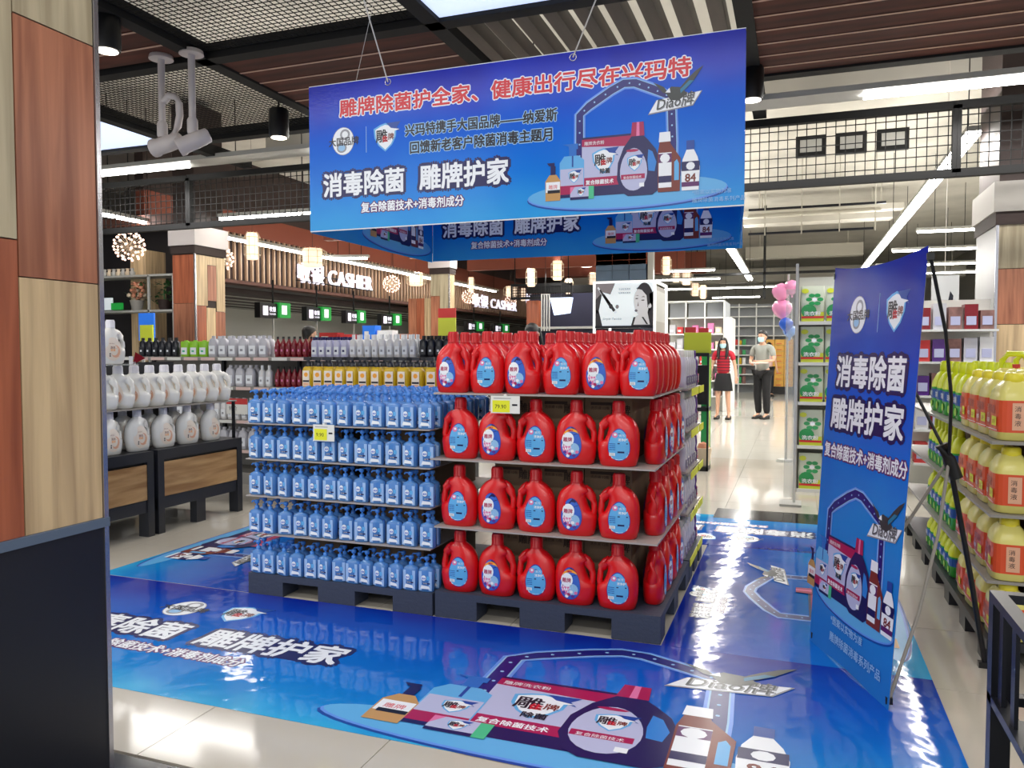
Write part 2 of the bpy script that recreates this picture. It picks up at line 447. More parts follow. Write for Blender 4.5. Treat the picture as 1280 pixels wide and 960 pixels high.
mesh_panel('black wire mesh ceiling panel at the top left above the cameras', -4.29, -2.44, 3.12, 4.93, ZC + .05, ZC + .05, 0.05, 0.0024)
mesh_panel('black wire mesh ceiling panel left of the two cameras', -6.3, -4.41, 5.05, 6.8, ZC + .05, ZC + .05, 0.05, 0.0024)
for x0, x1, s in ((1.32, 4.2, 'at the far right of the fence row'), (-1.55, 1.32, 'right of the hanging banner'),
                  (-4.42, -1.55, 'hidden behind the big hanging banner'), (-7.27, -4.42, 'left of the hanging banner'), (-9.6, -7.27, 'beside the wood column')):
    mesh_panel('upright black grid fence hung from the ceiling, ' + s, x0, x1, 8, 8, 2.95, 3.55, 0.085, 0.004, 'hanging_grid_fence')


def light_panel(label, x0, x1, y0, y1):
    t = thing('light_panel', label, 'ceiling light', (x0, y0, ZC + 0.03))
    MB().bb(0.0, x1 - x0, 0.0, y1 - y0, 0, 0.03, 'led_sky').build('diffuser', t)
    MB().bb(0.0, x1 - x0, 0.0, y1 - y0, 0.032, 0.06, 'tray').build('housing', t)


light_panel('large flat pale blue light panel at the top edge, above the banner', -2.32, -0.42, 3.12, 4.93)
light_panel('flat pale blue light panel at upper left beside the wood column', -8.3, -6.42, 5.05, 6.8)


# linear fixtures
def fixture(label, p0, p1, lit, group=None, w=0.13, twin=False):
    p0, p1 = Vector(p0), Vector(p1); L = (p1 - p0).length; a = math.atan2(p1.y - p0.y, p1.x - p0.x)
    t = thing('tube_light', label, 'ceiling light', p0, a, group)
    MB().bb(0, L, -w / 2, w / 2, 0, 0.05, 'tray').build('tray', t)
    for s, e in lit:
        if twin:
            for q in (-0.045, 0.045): MB().bb(s + .02, e - .02, q - 0.02, q + 0.02, -0.035, -0.001, 'tube_glow').build('tube', t)
        else: MB().bb(s + .02, e - .02, -0.03, 0.03, -0.035, -0.001, 'tube_glow').build('tube', t)
    for q in (min(.3, L * .2), L / 2, L - min(.3, L * .2)): MB().bb(q - .005, q + .005, -.005, .005, .05, 5.0 - max(p0.z, p1.z), 'beam_black').build('hanger', t)
    return t


fixture('long white light tray across the picture above the grid fence', (-9.4, 7.5, 3.58), (4.4, 7.5, 3.58), ((0.6, 2.6), (9.9, 13.4), (4.3, 5.8)), w=0.3)
fixture('twin tube ceiling light running away at upper right', (1.64, 9.0, 3.56), (1.64, 23.0, 3.56), [(i * 2.0, i * 2.0 + 1.95) for i in range(7)], twin=True)
fixture('twin tube ceiling light running away right below the hanging banner', (-1.35, 11.0, 3.56), (-1.35, 25.0, 3.56), [(i * 2.0, i * 2.0 + 1.95) for i in range(7)], twin=True, w=0.2)
fixture('long single tube light running away over the checkout sign', (-9.25, 9.9, 3.33), (-9.25, 24.0, 3.45), [(i * 2.0, i * 2.0 + 1.96) for i in range(7)])
fixture('single tube light between wood column and checkout area', (-9.2, 8.3, 3.3), (-9.2, 9.5, 3.3), ((0, 1.2),))
fixture('tube light across the aisle left of the hanging banner', (-8.0, 9.4, 3.32), (-5.2, 9.52, 3.32), ((0, 1.38), (1.42, 2.8)))
for x0, x1, y, s in ((2.07, 4.6, 16.35, 'nearest'), (1.96, 4.8, 19.3, 'second nearest'), (1.92, 5.2, 22.5, 'third nearest'), (2.9, 5.2, 25.0, 'farthest')):
    fixture('cross tube light at the right, behind the banner stand, ' + s, (x0, y, 3.6), (x1, y, 3.6), ((0, x1 - x0),))
for x0, x1, y, s in ((-4.6, -0.1, 28.3, 'long bright'), (-3.3, -1.4, 33.2, 'short far'), (-3.4, -2.1, 22.0, 'single near'), (-5.0, -2.2, 24.6, 'middle')):
    fixture(s + ' cross tube light above the white grid shelving', (x0, y, 3.6), (x1, y, 3.6), ((0, x1 - x0),))
fixture('short tube light just left of the wide lantern', (-9.1, 14.0, 3.3), (-8.3, 14.2, 3.3), ((0, 0.8),))


# black cylinder spots
def mk_spot():
    t = thing('downlight', '', 'ceiling light')
    MB().lathe([(0.085, 0.0), (0.09, 0.02), (0.09, 0.24), (0.08, 0.26)], 'black', 18).build('housing', t)
    MB().lathe([(0.07, -0.004), (0.07, 0.0)], 'spot_glow', 18).build('lens', t)
    MB().tube([(0, 0, 0.26), (0, 0, 0.5)], 0.01, 'black').build('stem', t)
    return t


spot = Kind(mk_spot)
for x, y, z, s in ((-4.4, 4.1, 3.38, 'black cylinder downlight next to the top of the wood column'), (-4.5, 6.1, 3.32, 'black cylinder downlight left of the hanging banner'),
                   (-0.36, 6.6, 3.36, 'black cylinder downlight at the right edge of the hanging banner')):
    spot.put(s, (x, y, z), 0, 'black cylinder downlights')
    l = bpy.data.lights.new('spot', 'SPOT'); l.energy = 30; l.spot_size = 1.3; l.spot_blend = 0.6; l.color = (1, .9, .78); l.shadow_soft_size = 0.06
    lo = bpy.data.objects.new('spot_beam', l); lo.location = (x, y, z - 0.03); COL.objects.link(lo)

# cameras on pipes
for q, (x, y) in enumerate(((-4.61, 4.8), (-4.32, 4.8))):
    t = thing('security_camera', ('white bullet camera on the left ceiling pipe with curved conduit' if q == 0 else 'white bullet camera on the right ceiling pipe'), 'camera', (x, y, 3.0), 0, 'ceiling cameras')
    MB().tube([(0, 0, 0.0), (0, 0, 0.6)], 0.026, 'cctv_white', 10).build('pipe', t)
    MB().lathe([(0.09, 0.59), (0.085, 0.62), (0.03, 0.64)], 'cctv_white', 16).build('ceiling_plate', t)
    MB().lathe([(0.035, 0), (0.04, 0.02), (0.04, 0.1), (0.03, 0.12)], 'cctv_white', 12).build('pipe_joint', t)
    if q == 0: MB().tube([(0.02, 0, 0.27), (0.07, 0, 0.31), (0.13, 0, 0.30), (0.165, 0, 0.24), (0.17, 0, 0.15), (0.15, 0, 0.07), (0.1, 0, 0.0)], 0.027, 'cctv_white', 10).build('conduit', t)
    ax = Vector((-.95, -.12, -.22) if q == 0 else (-.72, -.45, -.42)).normalized(); sx_ = ax.cross(Vector((0, 0, 1))).normalized(); sy_ = ax.cross(sx_)
    o0 = Vector((.06, 0, -.05)) if q == 0 else Vector((.03, 0, -.05))

    def ring(r, z): return [o0 + ax * z + (sx_ * math.cos(2 * PI * j / 16) + sy_ * math.sin(2 * PI * j / 16)) * r for j in range(16)]
    bo = MB().loft([ring(*p_) for p_ in ((.035, -.11), (.055, -.10), (.062, 0), (.062, .09), (.07, .11), (.068, .14))], 'cctv_white').build('camera_body', t)
    MB().loft([ring(.055, .141), ring(.04, .143)], 'navy').build('lens', bo)
    MB().tube([(0, 0, 0.02), (0.02, 0, -0.03)], 0.022, 'cctv_white').build('bracket', t)


# ------------------------------------------------------------------ the printed artwork (banner units: 102 high, 300 wide)
def outlined(m, body, x, y, size, width, l, fill, rim, o1, o2=0.012, **k):
    # rim and fill share the fill's advance so the outline sits round every glyph
    m.text(body, x, y, size, l, rim, width=width, off=o1, **k); m.text(body, x, y, size, l + 2, fill, width=width, off=o2, **k)


def a_headline(m):
    outlined(m, '雕牌除菌护全家、健康出行尽在兴玛特', 25.5, 79.5, 12.6, 243, 1, 'print_red', 'print_white', 0.085, 0.035)
    outlined(m, '兴玛特携手大国品牌——纳爱斯', 77, 61, 8.6, 108, 1, 'print_black', 'print_paleblue', 0.09, 0.035)
    outlined(m, '回馈新老客户除菌消毒主题月', 80.7, 49, 8.6, 101, 1, 'print_black', 'print_paleblue', 0.09, 0.035)


def a_title(m):
    outlined(m, '消毒除菌', 11.7, 24.8, 17.5, 64, 1, 'print_white', 'print_navy', 0.15, 0.035)
    outlined(m, '雕牌护家', 88, 24.8, 17.5, 64, 1, 'print_white', 'print_navy', 0.15, 0.035)
    for x in (11, 87): m.poly([(x, 22.5), (x + 64, 22.5), (x + 65, 36), (x - 0.5, 34)], 0.5, 'print_navy')
    outlined(m, '复合除菌技术+消毒剂成分', 42.3, 11.4, 7.4, 78, 1, 'print_white', 'print_purple', 0.12, 0.03)


def a_oval(m, cx=28, cy=61.5, r=9.6):
    m.disc(cx, cy, r * 0.92, r * 1.02, 1, 'print_grey'); m.disc(cx, cy, r * 0.88, r * 0.98, 2, 'print_white')
    m.disc(cx + 1.5, cy + 4.5, r * 0.42, r * 0.4, 3, 'print_grey', 14); m.disc(cx + 1.5, cy + 4.5, r * 0.26, r * 0.25, 4, 'print_white', 10)
    m.disc(cx - 1.2, cy - 4.6, r * 0.42, r * 0.36, 3, 'print_grey', 14); m.disc(cx - 1.2, cy - 4.6, r * 0.3, r * 0.24, 4, 'print_paleblue', 10)
    m.text('大国品牌', cx - r * 1.2, cy - 2.6, 6.2, 5, 'print_black', width=r * 2.5, off=0.025)


def a_shield(m, cx=61.5, cy=61.5, r=9.6, l=1, simple=False):
    o = [(-.95, .62), (-.45, .86), (0, .98), (.5, .86), (.92, .62), (.86, -.05), (.55, -.6), (.0, -1.05), (-.55, -.6), (-.88, -.05)]
    m.poly([(cx + a * r, cy + b * r) for a, b in o], l, 'print_sky')
    m.poly([(cx + a * r * .85, cy + b * r * .87) for a, b in o], l + 1, 'print_white')
    m.poly([(cx + .1 * r, cy + .95 * r), (cx + 1.25 * r, cy + 1.0 * r), (cx + .95 * r, cy + .62 * r), (cx + 1.2 * r, cy + .3 * r), (cx + .5 * r, cy + .55 * r)], l + 2, 'print_rim')
    m.poly([(cx + .3 * r, cy + .62 * r), (cx + 1.15 * r, cy + .45 * r), (cx + .5 * r, cy + .3 * r)], l + 3, 'print_white')
    m.text('雕', cx - .78 * r, cy - .3 * r, .98 * r, l + 4, 'print_black', off=0.02)
    m.text('隹', cx - .26 * r, cy - .34 * r, .5 * r, l + 5, 'print_red', off=0.02)
    m.text('牌', cx + .22 * r, cy - .2 * r, .5 * r, l + 4, 'print_brown', off=0.03)


def a_cluster(m, plat=(228, 12, 63, 9.5)):
    # stage
    px, py, rx, ry = plat
    m.disc(px, py - 1.6, rx, ry, 1, 'print_rim', 40); m.disc(px, py - 0.6, rx * .995, ry, 2, 'print_glow', 40)
    m.disc(px, py, rx * .985, ry * .96, 3, 'print_sky', 40)
    # arch with bulbs
    path = [(200, 12), (200, 40), (200, 62), (206, 67), (220, 75), (228, 78.5), (235, 78), (246, 73), (257, 67), (258, 40), (258, 12)]

    def band(w, l, mat):
        L, R = [], []
        for i, p in enumerate(path):
            a = Vector(path[max(i - 1, 0)]); b = Vector(path[min(i + 1, len(path) - 1)]); d = (b - a).normalized(); n = Vector((-d.y, d.x))
            L.append(Vector(p) + n * w / 2); R.append(Vector(p) - n * w / 2)
        for i in range(len(path) - 1): m.poly([tuple(L[i]), tuple(L[i + 1]), tuple(R[i + 1]), tuple(R[i])], l, mat)
    band(7.4, 4, 'print_glow'); band(5.6, 5, 'print_paleblue'); band(4.6, 6, 'print_arch')
    for i in range(len(path) - 1):
        a, b = Vector(path[i]), Vector(path[i + 1]); n = max(1, int((b - a).length / 6))
        for k in range(n):
            p = a.lerp(b, (k + .5) / n); m.disc(p.x, p.y, .6, .6, 7, 'print_paleblue', 6, rings=1)
    # carton
    m.rect(201.5, 11, 233, 47.6, 8, 'print_lilac'); m.poly([(201.5, 42), (233, 40), (233, 47.6), (201.5, 47.6)], 9, 'print_crimson')
    m.rect(201.5, 46.4, 233, 47.6, 10, 'print_navy'); m.rect(201.5, 11, 233, 18, 9, 'print_navy'); m.poly([(201.5, 17), (226, 17), (230, 22.5), (201.5, 22.5)], 10, 'print_crimson')
    m.text('复合除菌技术', 204, 18.4, 3, 11, 'print_white', off=0.03); m.text('除菌', 213, 24.8, 3.4, 15, 'print_black', off=.03)
    m.text('雕牌洗衣粉', 203, 42.8, 2.6, 11, 'print_white')
    a_shield(m, 215.5, 32.5, 7.8, 9)
    # clear pump bottle
    m.poly([(187, 11), (203, 11), (203, 34), (199, 37), (190, 37), (187, 33)], 11, 'print_sky'); m.rect(187.5, 13, 202.6, 29, 12, 'print_lilac')
    m.rect(193.2, 37, 198, 41, 12, 'print_blue'); m.poly([(189, 44.5), (199, 44.5), (199, 41), (193, 41), (193, 43)], 12, 'print_blue'); m.rect(195, 30, 196, 37, 12, 'print_rim')
    m.rect(187.5, 13, 202.6, 18.5, 13, 'print_crimson'); a_shield(m, 196.5, 24, 4, 13); m.rect(187.5, 11, 203, 13, 13, 'print_navy')
    # amber pump bottle
    m.poly([(177.6, 9.6), (187.4, 9.6), (187.6, 22), (184.8, 26), (180.2, 26), (177.4, 22)], 12, 'print_amber'); m.rect(177.9, 15, 187.2, 21.5, 13, 'print_white')
    m.rect(179, 14.4, 187.2, 16.4, 14, 'print_black'); m.rect(181, 26, 184.2, 31.5, 13, 'print_navy'); m.poly([(178.5, 33.6), (183.6, 33.6), (183.6, 31.2), (180, 31.8)], 13, 'print_navy')
    m.text('雕牌', 179.6, 17.2, 3, 14, 'print_red')
    # small carton
    m.rect(194, 9.4, 206, 17.4, 14, 'print_lilac'); m.rect(194, 9.4, 206, 11, 15, 'print_navy'); m.rect(206, 9.4, 209.4, 17.4, 14, 'print_green'); a_shield(m, 201, 14, 2.7, 15)
    m.poly([(194, 13), (197, 17.4), (194, 17.4)], 15, 'print_pink')
    # navy jug
    J = [(227, 12), (231, 9.4), (246, 9.4), (249.6, 12), (251, 20), (250.6, 29), (247.8, 37), (243, 43), (240, 46), (233.2, 46), (228, 39), (224.6, 30), (224, 20)]
    m.poly(J, 16, 'print_navy'); m.poly([(243.6, 24), (247.4, 23.4), (248.4, 29), (246, 35.4), (243.4, 37), (243, 30)], 17, 'hole_blue')
    m.poly([(232.6, 45.6), (241, 45.6), (240.4, 54), (233.4, 54)], 17, 'print_crimson'); m.poly([(236, 45.6), (238, 45.6), (237.8, 54), (236.2, 54)], 18, 'print_pink')
    m.disc(234.4, 25.5, 8.4, 13, 17, 'print_lilac', 24, egg=.12); m.rect(226.6, 19.6, 241.4, 22.6, 18, 'print_crimson'); a_shield(m, 235, 29.4, 4.9, 18)
    m.text('复合除菌技术', 228, 20, 1.9, 19, 'print_white'); m.rect(238, 14.6, 241, 17, 18, 'print_white'); m.disc(233.6, 37, 4, .9, 18, 'print_crimson', 10, rings=1)
    # brown bottle
    m.poly([(249.4, 10.4), (262.6, 10.4), (263, 30), (257, 39), (256.4, 41), (250.4, 41), (249.2, 34)], 17, 'print_brown'); m.poly([(249.8, 40.5), (257, 40.5), (256.6, 46.4), (250.2, 46.4)], 18, 'print_white')
    m.poly([(259.2, 17), (262, 17), (262, 27), (260.8, 29.6), (259.2, 28)], 18, 'print_sky'); m.rect(249.8, 13, 257.6, 34, 18, 'print_white')
    m.rect(249.8, 28, 257.6, 33.4, 19, 'print_purple'); m.rect(249.8, 16, 257.6, 20, 19, 'print_navy'); m.disc(253.6, 30.6, 3, 2.8, 20, 'print_white', 10, rings=1)
    # white bottle
    m.poly([(263.8, 10.4), (273.8, 10.4), (274.4, 24), (273, 30), (270.6, 35), (266.6, 35), (264.2, 29), (263.4, 22)], 18, 'print_white')
    m.rect(266.4, 34.6, 271, 40, 19, 'print_rim'); m.rect(263.6, 22, 274.2, 27.6, 19, 'print_navy'); m.rect(263.7, 12.6, 274, 15.4, 19, 'print_purple'); m.disc(268.9, 24.8, 2.6, 2.4, 20, 'print_white', 10, rings=1)
    m.text('84', 265.6, 15.6, 6.6, 20, 'print_brown', off=.03)
    # plate with eagle
    m.poly([(243, 57.6), (270, 60.6), (275.4, 69), (248, 66)], 8, 'print_grey'); m.poly([(243.6, 58.4), (269.6, 61.2), (274.6, 68.8), (248.4, 66)], 9, 'print_white')
    m.text('Diao牌', 248, 59.8, 8.6, 10, 'print_grey', off=.02, shear=.25, rot=.09, sx=.9); m.text('Diao牌', 247.6, 60.2, 8.6, 11, 'print_eagle', off=-.01, shear=.25, rot=.09, sx=.9)
    m.poly([(262, 68.4), (266, 71), (270, 75), (276, 83.6), (271.4, 81), (266.8, 77), (262.6, 72.4)], 12, 'print_eagle')
    m.poly([(256, 68.6), (252.6, 73.4), (246, 77), (249, 73.6), (252, 70)], 12, 'print_eagle'); m.poly([(253.6, 70), (257, 73.2), (263, 72.2), (266.6, 68), (261.6, 64.6), (256.6, 65)], 12, 'print_eagle')
    m.poly([(253.4, 70), (256, 72.6), (256.6, 69.6)], 13, 'print_white'); m.poly([(262.6, 68.6), (270.6, 75.4), (267.6, 75.6), (262.4, 71)], 13, 'print_teal')


def a_small(m):
    m.text('*图案以实物为准', 270, 7.6, 3.1, 22, 'print_paleblue'); m.text('雕牌除菌消毒系列产品', 270, 2.8, 3.1, 22, 'print_paleblue')


def a_streak(m): m.rect(46.3, 52, 46.7, 70, 1, 'print_paleblue')


_art = {}


def art(key, parent, s, items, z=0.0012):
    """items: (part name, draw function, (ox, oy, sx, sy)); drawn once, shared by the sheets alike"""
    for nm, fn, tf in items:
        kk = (fn.__name__, tf, nm)
        if kk not in _art:
            m = MB(); m.tf = tf; m.step = 0.00028; fn(m); _art[kk] = m.mesh(nm)
        put(_art[kk], nm, parent, (0, 0, z), (0, 0, 0), (s, s, 1))


def sheet(parent, w, h, mat, name='vinyl_sheet', t=0.0012, nx=1):
    return MB().bb(0, w, 0, h, 0, t, mat).build(name, parent)


I = (0, 0, 1, 1)
FULL = [('headline_print', a_headline, I), ('title_print', a_title, I), ('oval_emblem', a_oval, I), ('shield_emblem', a_shield, I), ('divider_print', a_streak, I), ('product_print', a_cluster, I), ('small_print', a_small, I)]
# hanging box of four banners
BW, BH, BX, BY, BZ, BD = 2.485, 0.845, -2.735, 4.0, 2.07, 1.67
s = BH / 102
t = thing('hanging_banner', 'large blue hanging banner in front, with red headline and printed cleaning products', 'banner', (BX, BY, BZ), (PI / 2, 0, 0))
t.rotation_euler = (PI / 2, 0, 0.0)
sheet(t, BW, BH, 'vinyl'); art('f', t, s, FULL)
for x in (0.53, 1.62):
    MB().tube([(x, BH - 0.03, .004), (x + (-.22 if x < 1 else .3), BH + 0.66, 0.0)], 0.004, 'rope', 6).build('hanging_string', t)
    o = MB().tube([(x + .018 * math.cos(a * PI / 6), BH - .03 + .018 * math.sin(a * PI / 6), .003) for a in range(13)], .003, 'chrome', 6).build('eyelet', t)
MB().tube([(.32, BH, 0), (.3, BH + .7, -.3)], 0.0015, 'rope', 5).build('hanging_string', t)
MB().bb(0, BW, -.006, .006, -.006, 0.0, 'white').bb(0, BW, BH - .006, BH + .004, -.006, 0.0, 'white').build('hem_rod', t)
t = thing('hanging_banner', 'rear hanging banner whose lower strip shows below the front banner', 'banner', (BX, BY + BD, BZ), (PI / 2, 0, 0))
sheet(t, BW * .955, BH * .955, 'vinyl'); art('b', t, s * .955, FULL)
SIDE = [('oval_emblem', a_oval, (-8, 0, 1, 1)), ('shield_emblem', a_shield, (-8, 0, 1, 1)), ('title_print', a_title, (2, 32, .6, .6)), ('product_print', a_cluster, (-95, 0, 1, 1))]
t = thing('hanging_banner', 'left side hanging banner seen edge on below the front banner', 'banner', (BX, BY + .01, BZ - .01), (PI / 2, 0, PI / 2))
sheet(t, BD - .02, BH, 'vinyl'); art('l', t, s, SIDE)
t = thing('hanging_banner', 'right side hanging banner seen as a thin edge beside the front banner', 'banner', (BX + BW, BY + .01, BZ - .01), (PI / 2, 0, PI / 2 + .078))
sheet(t, BD - .02, BH, 'vinyl'); art('r', t, s, SIDE)

# floor mats round the display
MH = 1.2; s = MH / 102; ML = 4.515
MFULL = [('title_print', a_title, (27, 17, 1.0, 1.02)), ('oval_emblem', a_oval, (54, 12, 1, 1)), ('shield_emblem', a_shield, (49, 14, 1, 1)), ('product_print', a_cluster, (-22, -2, 1.31, 1.16))]
MSIDE = [('title_print', a_title, (34, 70, .3, .45)), ('oval_emblem', a_oval, (57, 57, .5, .5)), ('shield_emblem', a_shield, (48, 57, .5, .5)), ('product_print', a_cluster, (-168, -1, 1.1, .85))]
for lab, loc, rot, L, it in (('front printed blue floor mat with white lettering and product pictures', (-3.97, 2.36), 0, ML, MFULL),
                             ('right printed blue floor mat between detergent display and banner stand', (.545, 3.562), PI / 2, 1.99, MSIDE),
                             ('rear printed blue floor mat behind the display, lettering upside down', (.545, 6.61), PI, ML, MFULL),
                             ('left printed blue floor mat beside the blue pump bottles', (-3.97, 5.55), -PI / 2, 1.98, MSIDE)):
    t = thing('floor_mat', lab, 'floor mat', (loc[0], loc[1], 0.0005), rot)
    H = MH if it is MFULL and rot == 0 else (1.055 if it is MFULL else 1.11)
    sheet(t, L, H, 'floor_vinyl', t=.0015); art('m', t, s * (.9 if rot == PI else 1), it, .0018)

# X banner stand
def a_xlogo(m):
    a_oval(m, 33, 207, 11); a_shield(m, 76, 207, 11); m.rect(57.4, 196, 57.9, 218, 1, 'print_paleblue')


def a_xtitle(m):
    for b, x, y in (('消毒除菌', 11, 165.5), ('雕牌护家', 8, 139.5)):
        outlined(m, b, x, y, 20, 80 + (5 if x < 10 else 0), 2, 'print_white', 'print_navy', 0.15, 0.035)
        m.poly([(x, y - 1.5), (x + 82, y - 1.5), (x + 83, y + 14), (x - .5, y + 12)], 1, 'print_navy')
    outlined(m, '复合除菌技术+消毒剂成分', 2, 120, 9.6, 98, 1, 'print_white', 'print_purple', 0.12, 0.03)


def a_xsmall(m):
    m.text('*图案以实物为准', 29, 20.5, 5.4, 22, 'print_paleblue', off=.02); m.text('雕牌除菌消毒系列产品', 29, 10, 6.2, 22, 'print_paleblue', off=.02)


def a_xcluster(m): a_cluster(m, (232, 12, 43, 9.5))


BL = Vector((0.078, 3.871, 0.012)); u = Vector((0.369, -0.9294, 0)); n = Vector((0.9294, 0.369, 0))
up = (n * 0.1 + Vector((0, 0, 1.69))).normalized(); nz = u.cross(up)
t = thing('banner_stand', 'standing blue vinyl banner with products, held by a black X frame', 'banner stand')
pl = MB(lambda a, b, l: (a, b, l)); 
XW, XH = .725, 1.70
vin = MB(); N = 14; R = []
for i in range(N + 1):
    a = i / N; row = []
    for j in range(N + 1):
        b = j / N; fl_ = 1 + .06 * b
        row.append(((a - .5) * XW * 1.0 * fl_ + XW * .5, b * XH + .03 * (a - .5) ** 2 * 4 * (1 if b > .5 else -1) * abs(2 * b - 1), -0.0))
    R.append(row)
vs = [p for r in R for p in r]; fs = [(i * (N + 1) + j, (i + 1) * (N + 1) + j, (i + 1) * (N + 1) + j + 1, i * (N + 1) + j + 1) for i in range(N) for j in range(N)]
vin.add(vs, fs, 'stand_vinyl', True); vin.add([(a, b, c - .0015) for a, b, c in vs], [f[::-1] for f in fs], 'offwhite', True)
M = Matrix((u, up, nz)).transposed().to_4x4(); M.translation = BL
sh = vin.build('vinyl_sheet', t); sh.matrix_world = M
for nm, fn, tf in (('emblem_print', a_xlogo, I), ('title_print', a_xtitle, I), ('product_print', a_xcluster, (-208, 24, 1.12, 1.0)), ('small_print', a_xsmall, I)):
    m = MB(); m.tf = tf; m.step = .00022; fn(m); o = m.build(nm, sh, (0, 0, .0008)); o.scale = (XW / 100, XW / 100, 1)
hub = Vector((.61, 3.7, .9))


def BP(a, b, d=-.01): return BL + u * a + up * b + nz * d


for (a, b) in ((.0, XH - .01), (XW, XH - .01), (.02, .02), (XW - .02, .02)):
    e = BP(a if b < 1 else (a - .5 * XW) * 1.06 + .5 * XW, b); mid = (e + hub) / 2 + Vector((.03, 0, 0))
    MB().tube([hub, hub.lerp(e, .33) + Vector((.03, .01, 0)), hub.lerp(e, .66) + Vector((.03, .01, 0)), e], .007, 'dark_metal' if b > 1 else 'shelf_grey', 8).build('arm', t)
    MB().box(e, (.025, .02, .025), 'black').build('corner_hook', t)
MB().tube([hub, (.70, 3.745, .45), (.777, 3.785, .02)], .011, 'dark_metal', 8).build('rear_leg', t)
MB().box((.777, 3.785, .0125), (.05, .03, .025), 'black').build('rubber_foot', t)
MB().tube([hub + Vector((-.03, 0, .06)), hub, hub + Vector((.03, 0, -.08))], .026, 'black', 10).build('hub', t)


# ------------------------------------------------------------------ detergent jugs (front faces -y)
def surf(rows, p=2.5):
    def f(x, z):
        for i in range(len(rows) - 1):
            if rows[i][0] <= z <= rows[i + 1][0]:
                t = (z - rows[i][0]) / max(1e-6, rows[i + 1][0] - rows[i][0]); r = [rows[i][k] * (1 - t) + rows[i + 1][k] * t for k in range(4)]; break
        else: r = rows[-1] if z > rows[-1][0] else rows[0]
        q = min(.999, abs((x - r[1]) / r[2])); return r[3] * (1 - q ** p) ** (1 / p)
    return f


def rowsx(L): return [(z, (a + b) / 2, (b - a) / 2, d) for z, a, b, d in L]


JUG = rowsx([(0, -.076, .076, .040), (.006, -.086, .086, .047), (.04, -.096, .095, .052), (.085, -.1, .1, .053), (.108, -.1, .096, .053), (.120, -.100, .068, .052),
             (.15, -.099, .054, .050), (.18, -.093, .046, .046), (.203, -.083, .048, .041), (.214, -.075, .064, .038), (.232, -.056, .054, .033), (.245, -.033, .033, .028), (.258, -.026, .026, .026)])
JLAB = rowsx([(0, -.076, .076, .047), (.04, -.096, .096, .0525), (.11, -.1, .1, .0535), (.16, -.094, .094, .050), (.2, -.076, .076, .043), (.24, -.05, .05, .034)])
HANDLE = [(.080, 0, .095), (.087, 0, .125), (.084, 0, .155), (.074, 0, .187), (.056, 0, .211), (.035, 0, .224)]


def jug_front(m):
    m.disc(-.016, .105, .052, .078, 0, 'label_violet', 28, egg=.18, rings=3); m.disc(-.016, .105, .050, .075, 1, 'label_blue', 28, egg=.18, rings=3)
    m.poly([(-.03, .158), (-.012, .18), (.008, .17), (.022, .15), (.0, .142)], 2, 'print_navy'); m.disc(-.030, .122, .030, .034, 3, 'print_white', 18); m.disc(-.004, .078, .030, .028, 2, 'print_paleblue', 16); m.disc(-.03, .09, .03, .03, 2, 'print_white', 14); m.disc(-.036, .075, .022, .026, 2, 'print_pink', 12)
    m.text('雕牌', -.054, .112, .023, 4, 'print_crimson', off=.03); m.rect(-.052, .091, -.012, .101, 3, 'print_black'); m.text('超效加酶', -.050, .0925, .008, 4, 'print_white')
    m.rect(-.012, .096, .03, .099, 3, 'print_teal')
    for a, b, c in ((-.045, .06, 'print_violet'), (-.02, .052, 'print_crimson'), (.0, .045, 'print_violet'), (-.03, .043, 'print_white'), (.015, .062, 'print_pink'), (-.008, .066, 'print_white')):
        m.disc(a, b, .009, .008, 4, c, 8, rings=1)


def jug_back(m):
    m.disc(.012, .105, .052, .076, 0, 'label_violet', 28, egg=.18, rings=3); m.disc(.012, .104, .049, .072, 1, 'print_sky', 28, egg=.18, rings=3)
    m.poly([(-.036, .07), (.06, .07), (.05, .048), (.03, .036), (0, .034), (-.022, .042)], 2, 'print_white')
    m.rect(.004, .062, .052, .142, 2, 'label_blue'); m.disc(-.008, .150, .014, .013, 3, 'print_pink', 12); m.disc(-.006, .152, .007, .006, 4, 'print_white', 8, rings=1)
    m.text('去污', .012, .143, .014, 3, 'print_white'); m.text('渍净护', .008, .123, .014, 3, 'print_white', off=.02); m.rect(.006, .108, .054, .113, 4, 'print_navy'); m.rect(.006, .066, .038, .074, 4, 'print_navy')
    for k in range(5): m.rect(.010, .081 + k * .005, .046, .083 + k * .005, 3, 'print_sky')
    for k in range(4): m.rect(-.034, .08 + k * .009, -.004, .083 + k * .009, 3, 'print_rim')
    m.rect(-.034, .052, -.006, .066, 4, 'print_white')
    for k in range(3): m.rect(-.03, .054 + k * .004, -.01, .0555 + k * .004, 5, 'print_grey')


def jug_promo(m):
    m.poly([(-.056, .142), (-.044, .160), (-.03, .170), (-.014, .174), (.002, .170), (.014, .162), (.022, .15), (.006, .157), (-.014, .160), (-.034, .156), (-.046, .149)], 5, 'print_orange')
    m.text('加量装', -.032, .161, .009, 6, 'print_red', off=.02)


